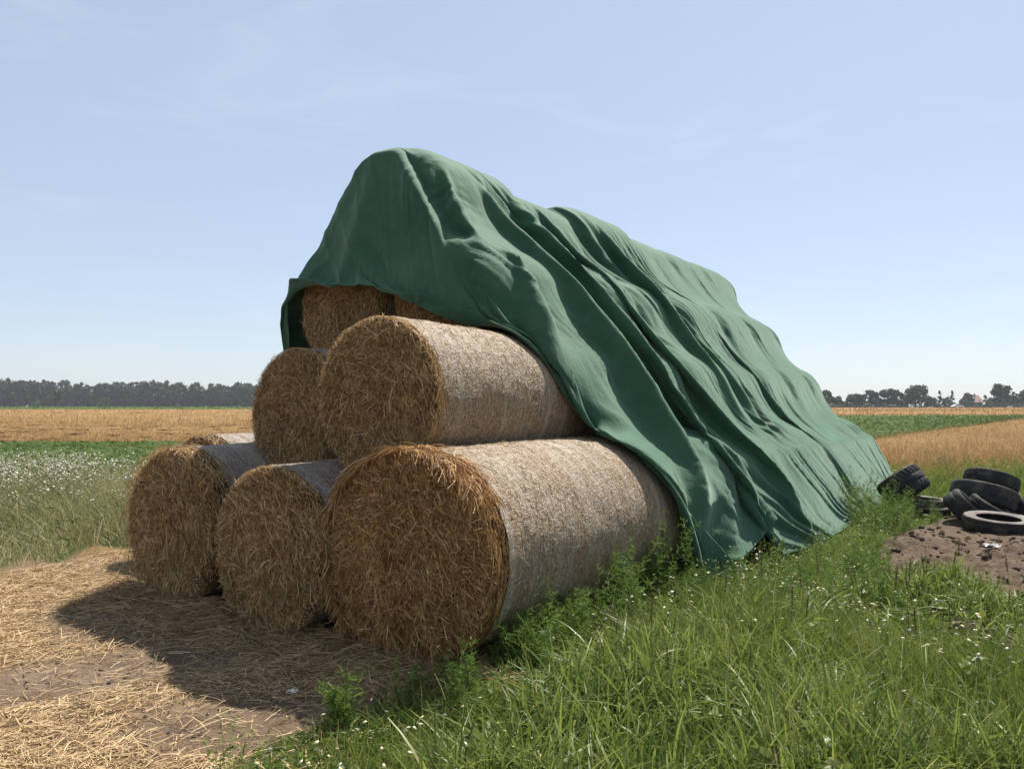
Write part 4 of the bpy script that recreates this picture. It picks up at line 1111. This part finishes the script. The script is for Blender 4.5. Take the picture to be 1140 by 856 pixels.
px_tree('small_tree', 'small dark tree beside the stack at the edge of the wood', 263, 330, 5, 443, n=160, th=.2, group=gl)
gr = 'trees round the far farmstead'
for px, wpx, top, kind, mat, lab in [
    (921, 15, 434, 'round', 'leaf', 'dark round tree nearest the tarp on the horizon'),
    (934, 11, 439, 'round', 'leaf', 'small round tree second from the tarp'),
    (948, 15, 436, 'round', 'leaf', 'broad dark tree above the long pale roof, left'),
    (957, 13, 436, 'round', 'leaf', 'broad dark tree above the long pale roof, right'),
    (966, 13, 434, 'round', 'leaf', 'dark tree between the pale roof and the tall grove'),
    (978, 15, 435, 'round', 'leaf', 'left tree of the tall grove left of the red roof'),
    (989, 17, 432, 'round', 'leaf', 'middle tree of the tall grove left of the red roof'),
    (999, 14, 433, 'round', 'leaf', 'right tree of the tall grove beside the red roof'),
    (1019, 27, 429, 'round', 'leaf', 'biggest dark round tree, right beside the red roof'),
    (1037, 15, 441, 'round', 'bush', 'low grey green tree right of the biggest tree'),
    (1046, 7, 435, 'cone', 'leaf', 'pointed conifer, left of a pair'),
    (1060, 7, 435, 'cone', 'leaf', 'pointed conifer, right of a pair'),
    (1054, 12, 441, 'round', 'bush', 'low bushy tree between the two conifers'),
    (1076, 15, 437, 'round', 'bush', 'mid green round tree left of the pinkish roof'),
    (1097, 11, 439, 'cone', 'leaf', 'pointed dark tree right of the pinkish roof'),
    (1117, 24, 426, 'round', 'leaf', 'tall dark tree at the right, above the low scrub'),
    (1106, 14, 442, 'round', 'bush', 'scrubby tree at the foot of the tall right tree'),
    (1128, 16, 440, 'round', 'bush', 'scrubby tree at the right edge of the photo'),
    (1141, 14, 433, 'round', 'leaf', 'dark tree cut by the right edge'),
    (1160, 20, 437, 'round', 'leaf', 'dark tree outside the right edge')]:
    if px > 1150: continue
    px_tree('pine_tree' if kind == 'cone' else 'broadleaf_tree', lab, px, rng.uniform(330, 350), wpx, top, kind, mat, 2000 if wpx > 12 else 1100, .04, gr)
def hedge(name, label, px0, px1, y, top):
    x0 = (px0 - 570) / FPX * y; x1 = (px1 - 570) / FPX * y; h = EYE + (451 - top) / FPX * y
    pcs = []
    n = int((x1 - x0) / 2.2)
    for k in range(n):
        V, F, t = crown(3.6, h * rng.uniform(.7, 1.15), 110, .42, 'round', 5); pcs.append((V + np.array([x0 + (k + rng.random()) * 2.2, y + rng.uniform(-1, 1), -.2]), F, t))
    V, F, t = cat(pcs); o = mesh(name, V, F, M['bush'], attrs={'tint': t}, smooth=False); tag(o, label, 'hedge')
hedge('hedge', 'low grey green hedge left of the red roof', 918, 1002, 318, 448.5)
hedge('hedge', 'low scrubby hedge right of the white car', 1068, 1145, 325, 446)

# ------------------------------------------------------------------ far farmstead
def box(x0, x1, y0, y1, z0, z1):
    V = np.array([[x, y, z] for x in (x0, x1) for y in (y0, y1) for z in (z0, z1)], float)
    F = np.array([[0, 1, 3, 2], [4, 6, 7, 5], [0, 4, 5, 1], [2, 3, 7, 6], [0, 2, 6, 4], [1, 5, 7, 3]])
    return V, F, np.zeros(8)
def house(label, px, y, wpx, eave, ridge, roof='roof', depth=8, nwin=3):
    x = (px - 570) / FPX * y; w = wpx / FPX * y
    e = empty('house', (x, y, 0)); tag(e, label, 'house')
    V, F, t = box(-w / 2, w / 2, 0, depth, 0, eave); mesh('wall', V, F, M['render'], e, smooth=False)
    a = .5
    V = np.array([[-w/2-a, -a, eave-.15], [w/2+a, -a, eave-.15], [w/2+a, depth/2, ridge], [-w/2-a, depth/2, ridge], [w/2+a, depth+a, eave-.15], [-w/2-a, depth+a, eave-.15],
                  [-w/2-a, -a, eave+.1], [w/2+a, -a, eave+.1], [w/2+a, depth/2, ridge+.25], [-w/2-a, depth/2, ridge+.25], [w/2+a, depth+a, eave+.1], [-w/2-a, depth+a, eave+.1]])
    F = np.array([[6, 7, 8, 9], [9, 8, 10, 11], [0, 3, 2, 1], [3, 5, 4, 2], [0, 1, 7, 6], [4, 5, 11, 10], [0, 6, 9, 3], [3, 9, 11, 5], [1, 2, 8, 7], [2, 4, 10, 8]])
    rf = mesh('roof', V, F, M[roof], e, smooth=False)
    V, F, t = box(w*.2, w*.2+.6, depth/2-.3, depth/2+.3, ridge - .2, ridge + 1.0); mesh('chimney', V, F, M['roof'], rf, smooth=False)
    for k in range(nwin):
        cx = -w / 2 + (k + .5) * w / nwin
        V, F, t = box(cx - .55, cx + .55, -.06, .02, .9, min(2.2, eave - .3)); mesh('window', V, F, M['glass'], e, smooth=False)
house('small house with red tiled roof beside the biggest far tree', 1004, 352, 15, 2.3, 4.6)
house('house with pinkish red roof between far trees on the right', 1087, 358, 14, 2.8, 6.0)
house('long low barn with pale grey roof under far trees', 950, 356, 26, 1.9, 3.3, 'roof_grey', 9, 4)
def car():
    y = 300; x = (1065 - 570) / FPX * y
    e = empty('parked_car', (x, y, .55)); tag(e, 'tiny white car parked below the far conifers', 'car')
    prof = [(-2.1, .35), (-2.15, .75), (-1.3, .92), (-.75, 1.42), (.65, 1.45), (1.35, .98), (2.1, .85), (2.15, .35)]
    V = np.array([[a, s_, b] for s_ in (-.85, .85) for a, b in prof]); k = len(prof)
    F = np.array([[i, (i + 1) % k, k + (i + 1) % k, k + i] for i in range(k)] + [[0, 7, 6, 1], [1, 6, 5, 2], [2, 5, 4, 3]] + [[k, k+1, k+6, k+7], [k+1, k+2, k+5, k+6], [k+2, k+3, k+4, k+5]])
    mesh('body', V, F, M['white'], e, smooth=False)
    for s_ in (-.86, .86):
        V = np.array([[-1.1, s_, .97], [-.7, s_, 1.34], [.6, s_, 1.36], [1.15, s_, .99]]) + np.array([0, math.copysign(.01, s_), 0]); mesh('window', V, np.array([[0, 1, 2, 3]]), M['glass'], e, smooth=False)
        for a in (-1.35, 1.35):
            th = np.linspace(0, 6.283, 16, endpoint=False)
            P = np.stack([np.stack([a + .33 * np.cos(th), np.full(16, s_ + o_), .33 + .33 * np.sin(th)], -1) for o_ in (-.1, .1)] + [np.stack([a + .02 * np.cos(th), np.full(16, s_ + math.copysign(.1, s_)), .33 + .02 * np.sin(th)], -1)])
            mesh('wheel', P.reshape(-1, 3), grid_faces(3, 16, True), M['rubber'], e)
car()

# ------------------------------------------------------------------ tyres
def tyre(label, px, py, z, D, w, axis, spin=0.0, mat='rubber', lug=.012, nl=34, lift=0.0, dusty_side=False):
    """z = distance; axis = direction of the axle in world; centre seen at (px,py)"""
    c = np.array([(px - 570) / FPX * z, z, EYE - (py - 451) / FPX * z + lift])
    e = empty('tyre', tuple(c)); tag(e, label, 'tyre', 'old tyres dumped beside the churned soil')
    ax = nz(np.array(axis, float)); u = nz(np.cross(ax, [0.3, .8, .2])); v = np.cross(ax, u)
    R = D / 2; n = 136; th = np.linspace(0, 2 * math.pi, n, endpoint=False)
    def rev(prof, disp=None):
        a = np.array([p[0] for p in prof])[:, None]; r = np.array([p[1] for p in prof])[:, None] + (disp if disp is not None else 0)
        P = a[..., None] * ax + r[..., None] * (np.cos(th)[None, :, None] * u + np.sin(th)[None, :, None] * v)
        return P.reshape(-1, 3), grid_faces(len(prof), n, True)
    hw = w / 2
    prof = [(-hw * .93 + hw * 1.86 * k / 18, R - .012 * abs(k / 9 - 1) ** 3) for k in range(19)]
    kk = np.arange(19)[:, None]; ph = (th[None] / (2 * math.pi) * nl + .10 * np.abs(kk - 9)) % 1
    blk = np.where(ph < .38, -lug, 0) * (np.abs(kk - 9) > 2) + np.where(np.isin(kk, [6, 12]), -lug * .9, 0)
    edge_ = np.where((kk == 0) | (kk == 18), -.006, 0)
    V, F = rev(prof, np.maximum(blk, -lug) + edge_); mesh('tread', V, F, M[mat], e)
    for sg in (-1, 1):
        sw = [(sg * hw * .93, R - .018), (sg * hw * .99, R - .03), (sg * hw * 1.04, R * .88), (sg * hw * 1.05, R * .8), (sg * hw * 1.0, R * .72), (sg * hw * .92, R * .645), (sg * hw * .86, R * .62), (sg * hw * .78, R * .62)]
        V, F = rev(sw); mesh('sidewall', V, F[:, ::sg], M['dusty' if dusty_side else mat], e)
    inn = [(-hw * .78, R * .62), (-hw * .85, R * .75), (-hw * .8, R * .9), (0, R * .94), (hw * .8, R * .9), (hw * .85, R * .75), (hw * .78, R * .62)]
    V, F = rev(inn); mesh('inner_lining', V, F, M['rubber'], e)
    return e
tyre('lugged black tyre leaning alone nearest the tarp', 1004, 544, 11.4, .68, .36, (-.46, .42, .80), lug=.022, nl=30, lift=.05)
tyre('dusty flat tyre on top of the low pair by the leaning tyre', 1033, 559, 11.3, .50, .13, (.06, -.05, 1), mat='dusty', dusty_side=True)
tyre('lower dark tyre of the low pair by the leaning tyre', 1035, 569, 11.2, .50, .15, (-.03, -.04, 1), dusty_side=True)
tyre('topmost tyre of the big pile, tilted to the right', 1102, 535, 10.9, .70, .19, (.32, .16, .95))
tyre('wide black tyre under the topmost one in the big pile', 1093, 552, 10.8, .84, .27, (.30, .13, .95), lug=.006)
tyre('dark tyre leaning on edge at the left foot of the big pile', 1071, 565, 10.3, .52, .24, (.55, -.35, .60))
tyre('tilted tyre showing its rim edge in the middle of the big pile', 1100, 566, 10.4, .56, .17, (.42, -.30, .86))
tyre('thin flattened tyre low at the right of the big pile', 1118, 577, 10.3, .60, .14, (.15, -.12, .98), dusty_side=True)
tyre('grey dusty tyre standing behind the right of the big pile', 1132, 562, 11.1, .56, .18, (.75, -.45, .45), mat='dusty', dusty_side=True)
tyre('black tyre cut by the right edge of the photo', 1148, 567, 10.6, .44, .2, (.1, .1, 1))
tyre('large dusty tyre lying flat in front of the big pile', 1109, 588, 9.7, .80, .17, (.02, -.08, 1), dusty_side=True, lift=.07)

# ------------------------------------------------------------------ scraps and clods
def scrap(label, px, py, size):
    x, y = gxy(px, py); n = 9
    g = np.linspace(-1, 1, n); a, b = np.meshgrid(g, g, indexing='ij')
    r = size * (1 + .3 * vnoise(a * 2, b * 2, 1, 5))
    z = float(ground_h(np.array([x]), np.array([y]))[0]) + .02 + size * .5 * np.abs(vnoise(a * 3 + px, b * 3, 1.0, 9))
    V = np.stack([a * r, b * r * .6, z], -1).reshape(-1, 3) + np.array([x, y, 0])
    o = mesh('plastic_scrap', V, grid_faces(n, n), M['scrap'], smooth=False); o.modifiers.new('t', 'SOLIDIFY').thickness = .002
    tag(o, label, 'litter')
scrap('crumpled white film scrap on the churned soil', 1100, 622, .07)
scrap('tiny white scrap lying in the shaded yard', 328, 768, .03)
def clods():
    ico = []
    p = scatter(DIRT, 900, .6); pcs = []
    th = np.linspace(0, 6.283, 7, endpoint=False); ph = np.linspace(.15, math.pi - .15, 5)
    base = np.stack([np.sin(ph)[:, None] * np.cos(th), np.sin(ph)[:, None] * np.sin(th), np.broadcast_to(np.cos(ph)[:, None], (5, 7))], -1).reshape(-1, 3)
    F = grid_faces(5, 7, True)
    for q in p:
        s_ = .008 + .03 * rng.random() ** 3
        V = base * (1 + .3 * rng.normal(size=(35, 1))) * s_ * np.array([1.2, 1, .7])
        pcs.append((V + np.array([q[0], q[1], float(ground_h(q[:1], q[1:2])[0]) + s_ * .3]), F, np.zeros(35)))
    V, F, t = cat(pcs)
    o = mesh('soil_clods', V, F, M['ground'], attrs={'zone': np.tile([0, 0, 1.0], (len(V), 1))}); tag(o, 'crumbly brown clods of churned soil', 'soil clods', kind='stuff')
clods()
def crumbs():
    poly = np.array([gxy(*p) for p in [(-120, 830), (-120, 730), (220, 700), (420, 790), (300, 880), (150, 800)]])
    p = scatter(poly, 420, .8, lambda x, y: np.clip(.9 - 1.2 * zones(x, y)[0], .05, 1)); pcs = []
    th = np.linspace(0, 6.283, 6, endpoint=False); ph = np.linspace(.2, math.pi - .2, 4)
    base = np.stack([np.sin(ph)[:, None] * np.cos(th), np.sin(ph)[:, None] * np.sin(th), np.broadcast_to(np.cos(ph)[:, None], (4, 6))], -1).reshape(-1, 3)
    F = grid_faces(4, 6, True); gh = ground_h(p[:, 0], p[:, 1])
    for q, g_ in zip(p, gh):
        s_ = .003 + .010 * rng.random() ** 3
        pcs.append((base * (1 + .25 * rng.normal(size=(24, 1))) * s_ * np.array([1.2, 1, .7]) + np.array([q[0], q[1], g_ + s_ * .2]), F, np.zeros(24)))
    V, F, t = cat(pcs)
    o = mesh('soil_crumbs', V, F, M['ground'], attrs={'zone': np.zeros((len(V), 3))}); tag(o, 'small crumbs of dry earth on the bare wheel tracks', 'soil crumbs', kind='stuff')
crumbs()

# ------------------------------------------------------------------ light, sky, camera
TO_SUN = np.array([.35, .55, 1.0]); TO_SUN = TO_SUN / np.linalg.norm(TO_SUN)
from mathutils import Vector
sun = bpy.data.lights.new('sun', 'SUN'); sun.energy = 5.0; sun.angle = math.radians(.55); sun.color = (1.0, .95, .87)
so = bpy.data.objects.new('sun', sun); COL.objects.link(so); so.rotation_euler = Vector(TO_SUN).to_track_quat('Z', 'Y').to_euler()
w = bpy.data.worlds.new('World'); S.world = w; w.use_nodes = True
nt = w.node_tree; bg = nt.nodes['Background']
sky = nt.nodes.new('ShaderNodeTexSky'); sky.sky_type = 'NISHITA'; sky.sun_disc = False
sky.sun_elevation = math.asin(TO_SUN[2]); sky.sun_rotation = math.atan2(TO_SUN[0], TO_SUN[1])
sky.altitude = 100; sky.air_density = 1.0; sky.dust_density = .55; sky.ozone_density = 2.0
tc = nt.nodes.new('ShaderNodeTexCoord')
# thin cirrus wisps
mp = nt.nodes.new('ShaderNodeMapping'); mp.inputs['Scale'].default_value = (1.6, 1.6, 7); mp.inputs['Rotation'].default_value = (0, .25, .3)
nt.links.new(tc.outputs['Generated'], mp.inputs['Vector'])
n1 = N(nt, 'ShaderNodeTexNoise', Scale=2.2, Detail=7, Roughness=.55); n1.inputs['Distortion'].default_value = .8; nt.links.new(mp.outputs[0], n1.inputs['Vector'])
rp = ramp(nt, n1.outputs[0], [(.52, (0, 0, 0)), (.82, (1, 1, 1))])
mx = mixc(nt, .6, sky.outputs[0], (3.8, 4.35, 5.3))      # thin high haze over the whole sky
mx = mixc(nt, math_(nt, 'MULTIPLY', rp, .17), mx, (6.3, 6.7, 7.2))
nt.links.new(mx, bg.inputs[0]); bg.inputs[1].default_value = .085

# summer haze: even pale air in a closed box round the place, the sky outside it
V, F, t = box(-900, 900, -80, 900, -4, 60)
hz = mesh('haze', V, F, None, smooth=False, mats=[bpy.data.materials.new('haze')]); tag(hz, kind='stuff')
hm = hz.data.materials[0]; hm.use_nodes = True; hm.node_tree.nodes.clear()
ho = hm.node_tree.nodes.new('ShaderNodeOutputMaterial'); hv = hm.node_tree.nodes.new('ShaderNodeVolumePrincipled')
hv.inputs['Color'].default_value = (.86, .90, .96, 1); hv.inputs['Density'].default_value = .00022; hv.inputs['Anisotropy'].default_value = .2
hm.node_tree.links.new(hv.outputs[0], ho.inputs['Volume'])

cam = bpy.data.cameras.new('camera'); co = bpy.data.objects.new('camera', cam); COL.objects.link(co); S.camera = co
cam.sensor_width = 36; cam.lens = 36 * FPX / 1140; cam.clip_end = 6000; cam.clip_start = .05
co.location = (0, 0, EYE); co.rotation_euler = (math.radians(90) + math.atan(23 / FPX), 0, 0)
S.view_settings.view_transform = 'Standard'; S.view_settings.look = 'None'; S.view_settings.gamma = 1; S.view_settings.exposure = .84
S.render.engine = 'CYCLES'; S.cycles.use_denoising = True
S.cycles.max_bounces = 5; S.cycles.transparent_max_bounces = 4; S.cycles.transmission_bounces = 3; S.cycles.diffuse_bounces = 3
S.render.resolution_x = 1024; S.render.resolution_y = 768
